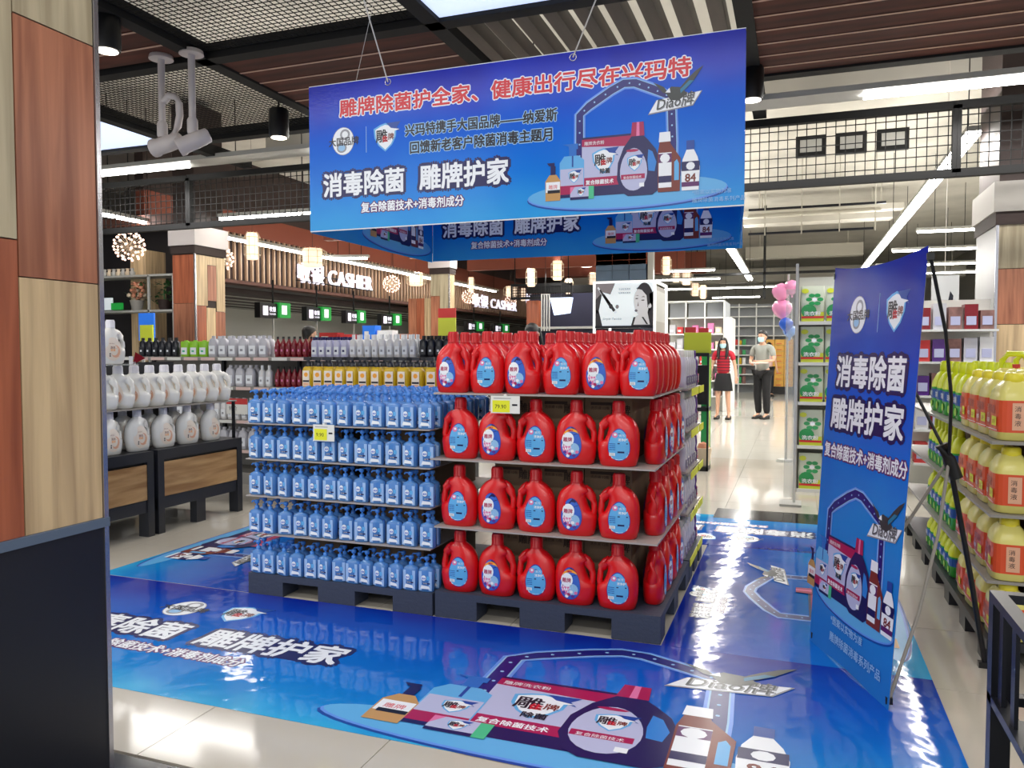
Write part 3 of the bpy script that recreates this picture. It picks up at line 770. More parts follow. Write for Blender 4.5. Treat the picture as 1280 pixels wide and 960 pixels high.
def mk_jug(body, cap, front, back, promo=None, label=JLAB, extra=None):
    def make():
        t = thing('laundry_jug', '', 'detergent bottle')
        MB().sup(JUG, body, 24).build('body', t)
        MB().tube(HANDLE, [.016, .0145, .0145, .0145, .016, .014], body, 10, r2=.024).build('handle', t)
        c = MB().lathe([(.031, .252), (.032, .258), (.029, .262), (.0285, .300), (.025, .308)], cap, 18)
        for k in range(12): a = k * PI / 6; c.box((.0285 * math.cos(a), .0285 * math.sin(a), .28), (.004, .003, .034), cap, Euler((0, 0, a)).to_matrix())
        c.build('cap', t)
        sf = surf(label)
        m = MB(lambda u_, v_, l: (u_, -sf(u_, v_) - .0012 - l * .0002, v_)); front(m); m.build('front_label', t)
        if promo: m = MB(lambda u_, v_, l: (u_, -sf(u_, v_) - .0012 - l * .0002, v_)); promo(m); m.build('promo_sticker', t)
        if back: m = MB(lambda u_, v_, l: (-u_, sf(u_, v_) + .0012 + l * .0002, v_)); back(m); m.build('back_label', t)
        return t
    return make


red = Kind(mk_jug('red_plastic', 'red_cap', jug_front, jug_back)); redp = Kind(mk_jug('red_plastic', 'red_cap', jug_front, jug_back, jug_promo))
DX0, DX1, DY = -1.715, -.575, 3.57


# pallets
def pallet(label, x0, x1, y0, y1, h=.13, holes=True, mat='pallet'):
    t = thing('pallet', label, 'pallet', (x0, y0, .0025)); w, d = x1 - x0, y1 - y0
    MB().bb(0, w, 0, d, h - .035, h, mat).build('deck', t)
    bw = .2 * w
    me = MB().bb(0, bw, 0, .14, 0, h - .035, mat).mesh('block')
    for i in range(3):
        for j in range(3): put(me, 'block', t, ((w - bw) / 2 * i, (d - .14) / 2 * j, 0))
    return t


pallet('dark grey plastic pallet under the blue pump bottles', -2.865, -1.728, 3.56, 4.6, .115)
pallet('dark grey plastic pallet under the red detergent jugs', DX0, DX1 + .005, 3.565, 4.58, .13)
pallet('dark grey pallet under the purple softener bottles behind the red jugs', DX0, DX1 + .005, 4.6, 5.24, .13)
RT = [.1325, .468, .812, 1.145]
for k, z in enumerate(RT[1:]):
    o = MB().bb(DX0 + (-.02 if k == 1 else 0), DX1 - .01 - .012 * (k), DY - .012, 4.58, z - .008, z, 'tier_board').build('tier_board')
    tag(o, 'thin board under the %s tier of red detergent jugs' % ['third', 'second', 'top'][k], 'shelf board', 'boards between the red tiers')
    tr = MB().bb(DX0 + .25, DX1 - .18, DY + .2, 4.4, RT[k] + .001, z - .0095, 'carton')
    for q in range(3): tr.bb(DX0 + .25 + q * .28 + .06, DX0 + .25 + q * .28 + .2, DY + .1985, DY + .1999, RT[k] + .27, RT[k] + .285, 'carton_print')
    o = thing('carton', 'row of brown cartons with dark print inside the %s tier of red jugs' % ['bottom', 'third', 'second'][k], 'box', (0, 0, 0), 0, 'cartons inside the red stack')
    for q in range(3):
        xa = DX0 + .25 + q * .24
        pc = MB().bb(xa, xa + .236, DY + .2, 4.4, RT[k] + .001, z - .0095, 'carton').bb(xa + .03, xa + .15, DY + .1985, DY + .1999, RT[k] + .275, RT[k] + .29, 'carton_print').build('carton_box', o)
        m = MB(lambda a, b, l, y=DY + .1985: (a, y - .0002 * l, b)); m.text('雕牌', xa + .13, RT[k] + .235, .05, 1, 'carton_print', off=.02); m.text('洗衣液 12瓶', xa + .03, RT[k] + .255, .018, 1, 'carton_print'); m.build('carton_print', pc)
xs = [(-1.603, 0), (-1.40, 1), (-1.193, 0), (-.989, 1), (-.782, 0)]
tn = ['bottom tier', 'third tier down', 'second tier down', 'top tier']
for k in range(3):
    for i, (x, fr) in enumerate(xs):
        pr = fr and (i, k) in ((1, 0), (3, 0), (3, 1), (1, 2), (3, 2)) and not (k == 1)
        K_ = redp if pr else red
        K_.put('red detergent jug, %s, %s from the left, %s' % (tn[k], ORD[i], 'white splash label' if fr else 'blue text label'), (x + random.uniform(-.004, .004), 3.635, RT[k]), (0 if fr else PI) + random.uniform(-.05, .05), 'red detergent jugs')
    for j in range(4):
        red.put('red detergent jug on the right side of the %s, %s from the front' % (tn[k], ORD[j]), (DX1 - .062, 3.80 + j * .207, RT[k]), PI / 2 + (PI if j % 2 == 0 else 0), 'red detergent jugs')
tx = [(-1.64, 1), (-1.452, 0), (-1.262, 1), (-1.068, 0), (-.868, 1), (-.69, 0)]
for j in range(6):
    for i, (x, fr) in enumerate(tx):
        if j == 0: K_ = redp if i == 4 else red
        else: K_ = red
        lab = 'red detergent jug, top tier, %s row, %s from the left' % (['front', 'second', 'third', 'fourth', 'fifth', 'rearmost'][j], ORD[i])
        if j in (2, 4) and i in (2,): continue
        K_.put(lab, (x + random.uniform(-.004, .004), 3.635 + j * .15, RT[3]), (0 if fr else PI) + random.uniform(-.05, .05), 'red detergent jugs', (.93, 1, 1))


# blue pump bottles
def mk_pump():
    t = thing('pump_bottle', '', 'soap bottle')
    MB().sup([(0, 0, .038, .021), (.004, 0, .0415, .025), (.105, 0, .0415, .025), (.116, 0, .036, .022), (.123, 0, .020, .016), (.127, 0, .012, .012)], 'clear_blue', 14, 3.8).build('body', t)
    MB().lathe([(.0125, .126), (.013, .141), (.007, .144), (.005, .145), (.005, .155)], 'pump_blue', 10).build('pump_collar', t)
    MB().lathe([(.008, .153), (.013, .157), (.0135, .170), (.010, .174)], 'pump_blue', 10).tube([(0, 0, .166), (-.03, 0, .166), (-.036, 0, .158)], .0045, 'pump_blue', 6).build('pump_head', t)
    m = MB(lambda a, b, l: (a, -.0258 + abs(a) ** 4 * 700 - l * .0003, b)); m.rect(-.036, .008, .036, .104, 0, 'label_pale'); m.disc(-.008, .07, .013, .014, 1, 'print_white', 10, rings=1)
    m.text('雕牌', -.018, .064, .0105, 2, 'label_blue', off=.02); m.rect(-.012, .040, .026, .047, 1, 'print_navy'); m.text('洗手液', -.012, .0405, .0075, 2, 'print_white'); m.poly([(-.028, .016), (.028, .016), (.02, .03), (-.02, .034)], 1, 'print_white'); m.rect(.008, .06, .024, .08, 1, 'print_sky')
    m.build('label', t)
    return t


pump = Kind(mk_pump)
BT = [.1175, .345, .555, .76, .957]
bn = ['bottom tier', 'fourth tier down', 'third tier down', 'second tier down', 'top tier']
for k, z in enumerate(BT[1:]):
    o = MB().bb(-2.87 + (.14 if k == 0 else 0), -1.735, DY - .015, 4.58, z - .006, z - .0005, 'tier_board').build('tier_board')
    tag(o, 'thin board under the %s tier of blue pump bottles' % ['fourth', 'third', 'second', 'top'][k], 'shelf board', 'boards between the blue tiers')
    t = thing('carton', 'plain brown cartons in the middle of the %s of blue bottles' % bn[k], 'box', (0, 0, 0), 0, 'cartons inside the blue stack')
    for q, (a, b) in enumerate(((-2.68, -2.36), (-2.18, -1.86))):
        MB().bb(a, b, DY + .16, 4.45, BT[k] + .001, z - .008, 'carton').bb(a + .03, a + .1, DY + .1585, DY + .1598, z - .06, z - .04, 'carton_print').build('carton_box', t)
for k in range(5):
    nrow = 2 if k < 4 else 10; n = 13 if k == 0 else 12
    for j in range(nrow):
        for i in range(n):
            x = -2.825 + i * (1.055 / (n - 1)); y = 3.595 + j * .062
            if k == 4: y = 3.595 + j * .085
            lab = 'blue pump bottle, %s, %s row, %s from the left' % (bn[k], ['front', 'second', 'third', 'fourth', 'fifth', 'sixth', 'seventh', 'eighth', 'ninth', 'rearmost'][j] if k == 4 else ['front', 'back'][j], ORD[i])
            zz = BT[k]
            pump.put(lab, (x + random.uniform(-.006, .006), y + random.uniform(-.004, .004), zz), random.uniform(-.25, .25), 'blue pump soap bottles', (1, 1, 1.06 if k == 4 else 1.03))


# price cards
def price_card(label, x, y, z, w=.125, h=.075, rot=0):
    t = thing('price_card', label, 'price tag', (x, y, z), rot)
    MB().bb(0, w, 0, .003, 0, h, 'price_card').build('card', t)
    m = MB(lambda a, b, l: (a, -.0008 - l * .0003, b)); m.rect(w * .06, h * .06, w * .66, h * .74, 0, 'price_yellow'); m.text('9.90' if w < .14 else '79.90', w * .14, h * .28, h * .32, 1, 'print_black')
    m.rect(w * .74, h * .44, w * .92, h * .54, 0, 'print_black'); m.rect(w * .1, h * .84, w * .7, h * .88, 0, 'print_grey'); m.build('price_print', t)
    MB().bb(w * .45, w * .55, 0, .02, h, h + .008, 'price_card').build('clip', t)


price_card('white and yellow price card on the blue bottles top board', -2.42, 3.545, .876, .13, .088)
price_card('white and yellow price card on the red jugs top board', -1.40, 3.545, 1.052, .15, .085)


# softener bottles behind the red jugs
def mk_soft(mat, lab):
    def f():
        t = thing('softener_bottle', '', 'softener bottle')
        MB().sup([(0, 0, .036, .03), (.005, 0, .042, .034), (.06, 0, .044, .035), (.09, 0, .034, .03), (.12, 0, .042, .034), (.16, 0, .036, .03), (.185, 0, .02, .02)], mat, 14, 2.6).build('body', t)
        MB().lathe([(.02, .184), (.021, .19), (.019, .222), (.015, .226)], mat if mat == 'soft_purple' else 'offwhite', 12).build('cap', t)
        m = MB(lambda a, b, l: (a, -.0365 - l * .0003, b)); m.rect(-.026, .02, .026, .075, 0, lab); m.disc(0, .05, .018, .018, 1, 'print_white', 10, rings=1); m.text('柔顺', -.016, .044, .014, 2, 'print_violet'); m.build('label', t)
        return t
    return f


sp, sw = Kind(mk_soft('soft_purple', 'pink_label')), Kind(mk_soft('soft_white', 'print_violet'))
ST = [.1325, .40, .645, .89, 1.135]
for k, z in enumerate(ST):
    if k:
        o = MB().bb(DX0, DX1 - .008, 4.6, 5.22, z - .010, z - .0005, 'tier_board').build('tier_board'); tag(o, 'board under the %s tier of softener bottles' % ['', 'fourth', 'third', 'second', 'top'][k], 'shelf board', 'boards between the softener tiers')
    if k < 4: tag(MB().bb(DX0 + .3, DX1 - .13, 4.72, 5.12, z + .001, ST[k + 1] - .012, 'carton').build('carton'), 'brown carton in the middle of the %s tier of softener bottles' % ['bottom', 'fourth', 'third', 'second'][k], 'box')
    for j in range(6):
        K_ = sp if j == 5 else sw
        K_.put('%s softener bottle on the right side, %s tier up, %s from the front' % ('purple' if K_ is sp else 'white', ORD[k], ORD[j]), (DX1 - .055, 4.65 + j * .102, z), PI / 2, 'softener bottles behind the red jugs')
        if k == 4:
            for i in range(2): sw.put('white softener bottle, top tier behind red jugs, %s row in, %s from front' % (ORD[i + 1], ORD[j]), (DX1 - .155 - i * .1, 4.65 + j * .102, z), PI / 2, 'softener bottles behind the red jugs')
    for a, b, q in ((4.62, 4.95, 'front'), (5.0, 5.23, 'rear')):
        t = thing('price_strip', 'yellow price strip, %s half, %s tier up on the softener side' % (q, ORD[k]), 'price tag', (DX1 + .006, a, z - .02))
        MB().bb(0, .004, 0, b - a, -.022, .022, 'price_yellow').build('card', t)

# yellow soap bottles on a rounded stand behind the blue stack
def mk_yel():
    t = thing('yellow_soap_bottle', '', 'soap bottle')
    MB().sup([(0, 0, .034, .026), (.005, 0, .039, .03), (.12, 0, .039, .03), (.145, 0, .03, .025), (.152, 0, .014, .014)], 'bottle_yellow', 14, 3.2).build('body', t)
    MB().lathe([(.018, .150), (.019, .175), (.008, .178), (.008, .19)], 'bottle_black', 10).bb(-.03, .014, -.012, .012, .188, .208, 'bottle_black').build('pump', t)
    m = MB(lambda a, b, l: (a, -.0315 - l * .0003, b)); m.rect(-.024, .03, .024, .125, 0, 'milk_label'); m.rect(-.022, .055, .022, .066, 1, 'print_black'); m.disc(0, .1, .014, .014, 1, 'print_orange', 10, rings=1); m.rect(-.02, .034, .02, .05, 1, 'peach')
    m.build('label', t); return t


yel = Kind(mk_yel)
t = thing('rounded_stand', 'dark stand with a rounded top board carrying yellow soap bottles', 'display stand', (-2.83, 5.1, 0.003))
MB().bb(-.5, .6, -.12, .3, 0, 1.04, 'dark_metal').build('base', t)
m = MB(); P_ = [(-.62 + 1.4 * i / 16, -.22 - .09 * math.sin(PI * i / 16)) for i in range(17)] + [(.78, .32), (-.62, .32)]
m.loft([[(a, b, 1.04) for a, b in P_], [(a, b, 1.06) for a, b in P_]], 'dark_brown', True, False); m.build('top_board', t)
for j in range(2):
    for i in range(13):
        a = -.56 + i * .103
        yel.put('yellow soap bottle with black pump, %s row, %s from the left' % (['front', 'back'][j], ORD[i]), (-2.83 + a, 5.1 - .17 - .085 * math.sin(PI * (a + .62) / 1.4) + j * .1, 1.0635), random.uniform(-.2, .2), 'yellow soap bottles', (1.25, 1.1, 1.2))


# ------------------------------------------------------------------ wood clad column at the left
t = thing('wood_clad_column', 'tall wood-clad column with black lower panel filling the left edge', 'column', (-1.9, .7, 0))
MB().bb(-.5, -.012, 0, 1.02, 0, 3.59, 'dark_brown').build('core', t)
MB().bb(-.012, .004, 0, 1.02, 0, .84, 'plinth').build('black_panel', t)
MB().bb(-.02, .012, 0, 1.035, .84, .866, 'cap_strip').build('cap_strip', t)
MB().bb(-.03, .008, 1.02, 1.035, 0, 3.59, 'chrome').build('corner_trim', t)
yy = (0, .28, .775, 1.018)
for (a, b, z0, z1, mt) in ((.776, 1.018, .867, 1.544, 'plank_light'), (.776, 1.018, 1.547, 2.218, 'plank_red'), (.776, 1.018, 2.222, 2.9, 'plank_grey'), (.776, 1.018, 2.903, 3.58, 'plank_light'),
                           (.282, .772, .867, 1.638, 'plank_orange'), (.282, .772, 1.642, 2.42, 'plank_grey'), (.282, .772, 2.424, 3.2, 'plank_red'), (0, .279, .867, 2, 'plank_light'), (0, .279, 2.003, 3.2, 'plank_red')):
    MB().bb(-.012, 0.003, a, b, z0, z1, mt).build('panel', t)


def wood_column(name_label, x0, x1, y0, y1, z1, cells, capz, corner=True):
    t = thing('wood_clad_column', name_label, 'column', (x0, y0, 0)); w, d = x1 - x0, y1 - y0
    MB().bb(.01, w - .01, .01, d - .01, 0, z1, 'dark_brown').build('core', t)
    MB().bb(-.04, w + .04, -.04, d + .04, capz, capz + .28, 'shelf_grey' if x0 > 0 else 'cctv_white').build('capital', t)
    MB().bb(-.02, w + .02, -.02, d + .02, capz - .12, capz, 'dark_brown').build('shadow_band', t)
    for (f, a, b, z0, zz, mt) in cells:
        g = .003
        if f == 'front': MB().bb(w * a + g, w * b - g, -.004, .01, z0 + g, zz - g, mt).build('panel', t)
        elif f == 'right': MB().bb(w - .01, w + .004, d * a + g, d * b - g, z0 + g, zz - g, mt).build('panel', t)
        else: MB().bb(-.004, .01, d * a + g, d * b - g, z0 + g, zz - g, mt).build('panel', t)
    if corner:
        xx = w if any(c[0] == 'right' for c in cells) else 0
        MB().bb(xx - .012, xx + .012, -.012, .012, 0, capz - .12, 'chrome').build('corner_trim', t)
    return t


wood_column('patchwork wood column behind the shelves at left, by the round ball lamps', -8.5, -8.1, 9.0, 9.62, 4.9,
            [('front', 0, 1, 0, 2.05, 'plank_red'), ('front', 0, 1, 2.05, 2.75, 'plank_orange'), ('right', 0, .35, 0, 2.02, 'plank_orange'), ('right', 0, .4, 2.02, 2.75, 'plank_light'),
             ('right', .35, .66, 0, 2.0, 'plank_light'), ('right', .4, .7, 2.1, 2.62, 'plank_red'), ('right', .7, 1, 1.95, 2.75, 'plank_light'), ('right', .66, 1, 1.2, 1.95, 'plank_red'), ('right', .66, 1, 0, 1.2, 'plank_light'), ('right', .4, .7, 2.62, 2.75, 'plank_light')], 2.88)
wood_column('wood-clad column with film-wrapped side behind the yellow jugs at right', 1.76, 2.6, 8.5, 9.4, 4.9,
            [('left', 0, 1, 0, 2.6, 'film'), ('front', 0, .45, 2.13, 2.6, 'plank_grey'), ('front', 0, .45, 1.61, 2.13, 'plank_red'), ('front', 0, .45, .8, 1.61, 'plank_light'), ('front', .45, 1, 1.61, 2.6, 'plank_grey'),
             ('front', .45, 1, .5, 1.61, 'plank_red'), ('front', 0, .45, 0, .8, 'plank_grey')], 2.66)
wood_column('light wooden column behind the far checkout signs', -6.8, -6.4, 14, 14.25, 4.9,
            [('front', 0, .5, 0, 1.4, 'plank_light'), ('front', 0, .5, 1.4, 2.45, 'plank_red'), ('front', .5, 1, 0, 2.0, 'plank_red'), ('front', .5, 1, 2.0, 3.0, 'plank_grey'), ('front', 0, .5, 2.45, 3.0, 'plank_grey'), ('right', 0, 1, 0, 3, 'plank_light')], 3.0)

t = thing('wood_screen', 'low brown wooden screen left of the light wooden column', 'screen', (-7.35, 14.1, 0))
for i in range(3): MB().bb(i * .18 + .003, i * .18 + .177, 0, .05, 0, 2.42, ['plank_red', 'plank_orange', 'plank_light'][i]).build('panel', t)

# ------------------------------------------------------------------ white jugs on the left bins
for q, (y0, y1, s_) in enumerate(((4.50, 5.43, 'nearer the display'), (3.55, 4.46, 'partly behind the wood column'))):
    t = thing('display_bin', 'black framed display bin with wooden front panel, ' + s_, 'display bin', (-4.42, y0, 0)); d = y1 - y0
    MB().bb(-.8, 0, 0, d, .55, .625, 'bin_metal').build('top_frame', t)
    MB().bb(-.02, -.006, .06, d - .02, .272, .53, 'bin_wood').build('side_panel', t)
    MB().bb(-.78, -.01, .0, d, .18, .268, 'bin_metal').build('lower_beam', t)
    MB().bb(-.78, -.03, .02, d - .02, .27, .545, 'dark_metal').build('inner_box', t)
    lg = MB().bb(-.09, 0, 0, .06, 0, .55, 'bin_metal').mesh('leg')
    for a, b in ((0, 0), (0, d - .06), (-.7, 0), (-.7, d - .06), (0, d / 2 - .03)):
        if b == d / 2 - .03: MB().bb(-.09, -.025, d / 2 - .05, d / 2 + .05, 0, .2, 'bin_metal').build('leg', t)
        else: put(lg, 'leg', t, (a, b, 0))
t = thing('tier_rack', 'thin two-level board rack holding white jugs above the bins', 'rack', (-4.42, 3.55, .625))
MB().bb(-.7, -.03, 0, 1.86, .308, .318, 'shelf_grey').build('lower_board', t)
MB().bb(-.7, -.03, 0, .82, .63, .64, 'acrylic').build('upper_board', t)
MB().bb(-.72, -.7, 0, 1.86, 0, .64, 'dark_metal').build('back_panel', t)
for yq in (.02, 1.83): MB().bb(-.06, -.04, yq, yq + .02, 0, .309, 'dark_metal').build('post', t)
MB().bb(-.06, -.04, .02, .04, .318, .63, 'dark_metal').build('post', t)


def milk_front(m):
    m.disc(-.012, .105, .06, .082, 0, 'milk_label', 26, egg=.1, rings=3); m.disc(.004, .088, .034, .044, 1, 'peach', 16); m.disc(-.006, .095, .028, .036, 2, 'milk_label', 14)
    m.text('洗衣', -.034, .108, .018, 3, 'print_brown', off=.02); m.text('皂液', -.034, .09, .018, 3, 'print_orange', off=.02)
    m.disc(-.036, .070, .005, .006, 3, 'print_black', 8, rings=1); m.disc(-.036, .056, .005, .006, 3, 'print_black', 8, rings=1); m.text('soft care', -.04, .14, .010, 3, 'print_brown')
    m.rect(-.02, .05, .03, .052, 3, 'peach')


milk = Kind(mk_jug('milk_plastic', 'milk_cap', milk_front, milk_front))
for i, y in enumerate((3.93, 4.17, 4.42, 4.67, 4.92, 5.18)):
    milk.put('white laundry jug with peach label on the bins, %s from the right' % ORD[5 - i], (-4.53, y, .6265), PI / 2 + random.uniform(-.12, .12), 'white jugs standing on the bins')
    milk.put('white laundry jug behind the bin-top row, %s from the right' % ORD[5 - i], (-4.7, y + .03, .6265), PI / 2, 'white jugs standing on the bins')
for i in range(11):
    milk.put('white laundry jug packed sideways on the middle board, %s from the right' % ORD[10 - i], (-4.56, 3.85 + i * .145, .9445), .5, 'white jugs on the middle board', (1.12, 1.15, 1.0))
milk.put('single white jug on the clear top board, rightmost there', (-4.52, 4.19, 1.2665), PI / 2 - .2); milk.put('single white jug on the clear top board beside the wood column', (-4.52, 3.95, 1.2665), PI / 2)
t = thing('shelf_flag', 'small dark red flag-shaped price sign over the white jugs', 'price tag', (-4.47, 4.36, 1.26), PI / 2 - .4)
m = MB(); m.loft([[(-.02, 0, .0), (.07, 0, .045), (-.0, 0, .09)], [(-.02, .004, .0), (.07, .004, .045), (-.0, .004, .09)]], 'bottle_darkred', True, False); m.build('flag', t)
MB().bb(-.045, -.02, 0, .004, -.0, .06, 'white').bb(-.02, .0, 0, .004, -.0, .02, 'white').build('card', t)

# ------------------------------------------------------------------ wall shelving row behind
t = thing('gondola_shelf', 'long grey shelving row of bottles behind the blue display', 'shelf', (-6.9, 6.5, 0))
L = 3.95
MB().bb(0, L, .02, .5, 0, .12, 'shelf_grey').build('base', t); MB().bb(0, L, .5, .52, 0, 1.33, 'shelf_grey').build('back_panel', t)
for z in (.36, .66, 1.0, 1.30):
    sh = MB().bb(0, L, 0, .5, z - .035, z, 'shelf_grey').build('shelf_board', t)
    m = MB()
    for i in range(int(L / .22)): m.bb(i * .22 + .01, i * .22 + .19, -.006, -.001, z - .036, z - .006, 'price_pink' if i % 3 else 'price_card')
    m.build('price_strip', sh)
for i in range(5): MB().bb(i * .98, i * .98 + .03, .46, .5, 0, 1.32, 'dark_metal').build('upright', t)


def mk_small(name, rows, mat, capmat, cap, p=3.0, lab=None, txt=None):
    def f():
        t = thing(name, '', 'bottle'); MB().sup(rows, mat, 12, p).build('body', t)
        z = rows[-1][0]; MB().lathe([(cap[0], z - .002), (cap[0], z + cap[1])], capmat, 10).build('cap', t)
        if lab:
            m = MB(lambda a, b, l: (a, -max(r[3] for r in rows) - .001 - l * .0003, b)); w = rows[1][2]; m.rect(-w * .7, z * .15, w * .7, z * .6, 0, lab)
            if txt: m.rect(-w * .4, z * .3, w * .2, z * .42, 1, txt)
            m.build('label', t)
        return t
    return f


box_b = Kind(mk_small('softener_jug', [(0, 0, .05, .03), (.004, 0, .056, .034), (.13, 0, .056, .034), (.17, 0, .045, .03), (.19, -.01, .02, .018)], 'bottle_grey', 'bottle_grey', (.02, .025), 3.4, 'print_white', 'print_grey'))
red_b = Kind(mk_small('red_bottle', [(0, 0, .026, .026), (.004, 0, .030, .028), (.13, 0, .030, .028), (.165, 0, .012, .012), (.18, 0, .011, .011)], 'bottle_darkred', 'black', (.012, .022), 2.2, 'bottle_darkred', 'print_pink'))
lil_b = Kind(mk_small('lilac_bottle', [(0, 0, .036, .028), (.004, 0, .04, .03), (.14, 0, .04, .03), (.165, 0, .03, .024)], 'bottle_lilac', 'navy', (.027, .03), 3, 'print_white', 'print_navy'))
whi_b = Kind(mk_small('white_bottle', [(0, 0, .032, .024), (.004, 0, .036, .028), (.15, 0, .036, .028), (.17, 0, .02, .018)], 'bottle_white', 'white', (.016, .045), 3, 'print_white', 'print_grey'))
bla_b = Kind(mk_small('black_bottle', [(0, 0, .034, .026), (.004, 0, .038, .03), (.15, 0, .038, .03), (.17, 0, .02, .018)], 'bottle_black', 'black', (.018, .03), 3, 'bottle_black', 'print_white'))
lim_b = Kind(mk_small('lime_pack', [(0, 0, .05, .03), (.004, 0, .054, .034), (.15, 0, .054, .034), (.16, 0, .05, .03)], 'lime', 'lime', (.02, .01), 4, 'print_white', 'print_green'))


def run(kind, word, x0, n, dx, z, shelf, rows=1, y=6.545, dy=.09):
    for r in range(rows):
        for i in range(n):
            kind.put('%s, %s of the back shelving, %s from left%s' % (word, shelf, ORD[i], '' if r == 0 else ', rear row'), (x0 + i * dx, y + r * dy, z + .001), 0, word + 's on the back shelving')


TOP, MID, LOW = 'top shelf', 'second shelf', 'third shelf'
run(lim_b, 'lime green pack', -6.02, 3, .12, 1.30, TOP)
run(bla_b, 'dark blue bottle', -6.6, 6, .09, 1.30, TOP)
run(box_b, 'grey white softener jug', -5.66, 6, .125, 1.30, TOP, 2); run(box_b, 'grey white softener jug', -5.45, 3, .125, 1.0, MID, 2)
run(whi_b, 'plain white bottle', -5.06, 2, .085, 1.0, MID)
run(red_b, 'dark red bottle', -4.87, 6, .066, 1.30, TOP, 2); run(red_b, 'dark red bottle', -4.87, 6, .066, 1.0, MID, 2)
run(lil_b, 'lilac navy-capped bottle', -4.43, 5, .084, 1.30, TOP, 2); run(lil_b, 'lilac navy-capped bottle', -4.43, 4, .084, 1.0, MID)
run(whi_b, 'white pump bottle', -4.0, 9, .08, 1.30, TOP, 2); run(bla_b, 'black bottle', -3.25, 4, .08, 1.30, TOP, 2)
run(whi_b, 'small white bottle', -5.62, 9, .085, .66, LOW, 2); run(box_b, 'small white jug', -5.66, 5, .12, .36, 'lowest shelf', 2); run(box_b, 'white pouch bottle', -6.75, 6, .13, .66, LOW)
t = thing('promo_card', 'red and white promotion card on the third shelf left of the blue bottles', 'price tag', (-5.45, 6.47, .72))
MB().bb(0, .26, 0, .004, 0, .16, 'price_card').build('card', t); m = MB(lambda a, b, l: (a, -.001 - l * .0003, b)); m.rect(0, .1, .26, .16, 0, 'promo_red'); m.text('特价', .03, .04, .05, 1, 'print_black'); m.build('card_print', t)
# things just above the shelving
for lab, c, x0, x1, z0, z1 in (('pale yellow leaflet card standing above the white jugs', 'packet_lime', -8.02, -7.81, 1.33, 1.7), ('bright blue board standing behind the pale yellow card', 'bright_blue', -8.14, -7.88, 1.5, 1.86)):
    o = thing('standing_board', lab, 'sign', (x0, 8.0 if 'blue' in lab else 7.9, z0)); MB().bb(0, x1 - x0, 0, .02, 0, z1 - z0, c).build('board', o); MB().bb(.02, .04, .02, .04, -z0, z1 - z0, 'tray').build('post', o)

# ------------------------------------------------------------------ dark shop at far left
t = thing('dark_shop', 'dark shop front with white shelf rails at far left', 'shop', (-11.5, 9.2, 0))
MB().bb(0, 3.0, .5, .55, 0, 3.3, 'dark_shop').build('back_panel', t); MB().bb(0, 3.0, .0, .55, 3.25, 3.4, 'brown_soffit').build('soffit', t)
for z, a in ((2.46, .03), (1.94, .03)): MB().bb(0, 3.0, -.2, .15, z, z + a, 'tray').build('shelf_rail', t)
for x in (2.52, 1.4, .5, 2.98): MB().bb(x, x + .03, -.2, -.17, 0, 2.48, 'tray').build('rail_post', t)
MB().bb(1.9, 2.2, .1, .5, 1.2, 2.9, 'plank_light').build('inner_pillar', t)
for lab, x, z, c, r, nn in (('pot of peach flowers on the dark shop shelf', -9.28, 1.97, 'petal', .2, 40), ('green leafy potted plant on the dark shop shelf', -8.76, 1.97, 'leaf', .22, 60)):
    t = thing('potted_plant', lab, 'plant', (x, 9.1, z)); MB().lathe([(.07, 0), (.1, .14), (.105, .15)], 'shelf_grey' if c == 'petal' else 'dark_brown', 12).build('pot', t)
    m = MB(); rr = random.Random(4)
    for i in range(nn):
        a = rr.uniform(0, 2 * PI); e = rr.uniform(.1, 1); q = Vector((math.cos(a) * r * e, math.sin(a) * r * e * .6, .2 + rr.uniform(-.04, .2) - (.12 if c == 'leaf' and e > .7 else 0)))
        if c == 'petal': m.sphere(q, .035, 'petal' if i % 3 else 'lantern_frame', 6)
        d = Vector((math.cos(a), math.sin(a), rr.uniform(-.6, .8))).normalized() * .09; w = Vector((-math.sin(a), math.cos(a), 0)) * .025
        m.add([q, q + d * .5 + w, q + d, q + d * .5 - w], [(0, 1, 2, 3)], 'leaf')
    m.build('foliage', t); MB().tube([(0, 0, .14), (0, 0, .3)], .01, 'leaf').build('stem', t)
t = thing('shop_sign', 'small glowing white and green exit-like sign in the dark shop', 'sign', (-9.8, 8.96, 1.98)); MB().bb(0, .16, 0, .04, 0, .18, 'kiosk_glow').build('lit_face', t); MB().bb(.16, .36, 0, .04, 0, .1, 'green_glow').build('green_panel', t)
t = thing('top_goods', 'row of pale ornaments on the upper rail of the dark shop', 'ornament', (-9.9, 9.1, 2.492))
for i in range(7): MB().lathe([(.03, 0), (.045, .04), (.02, .08), (.03, .11)], 'lantern_frame' if i % 2 else 'tray', 8, (i * .09, 0, 0)).build('ornament_piece', t)

# ------------------------------------------------------------------ checkout wall with slats and sign
t = thing('slat_bulkhead', 'dark bulkhead with pale vertical slats running above the checkouts', 'wall panel', (-10, 10.0, 2.7))
MB().bb(-.2, -.02, 0, 24, 0, .9, 'dark_brown').build('backing', t); MB().bb(-.2, -.01, 0, 24, .902, 1.3, 'brown_beam').build('upper_panel', t); MB().bb(-.2, -.02, 0, 24, 1.302, 2.3, 'dark_brown').build('top_panel', t)
me = MB().bb(-.02, .03, 0, .035, .02, .9, 'slat_light').mesh('slat')
for i in range(140): put(me, 'slat', t, (0, .08 + i * .17, 0))
MB().bb(-.2, .1, 0, 24, -.06, .0, 'brown_soffit').build('lower_rail', t)
t = thing('soffit', 'low dark soffit with thin light lines behind the checkout bulkhead', 'ceiling panel', (-14.7, 9.8, 2.5))
MB().bb(0, 4.4, 0, 24, 0, .1, 'dark_brown').build('panel', t)
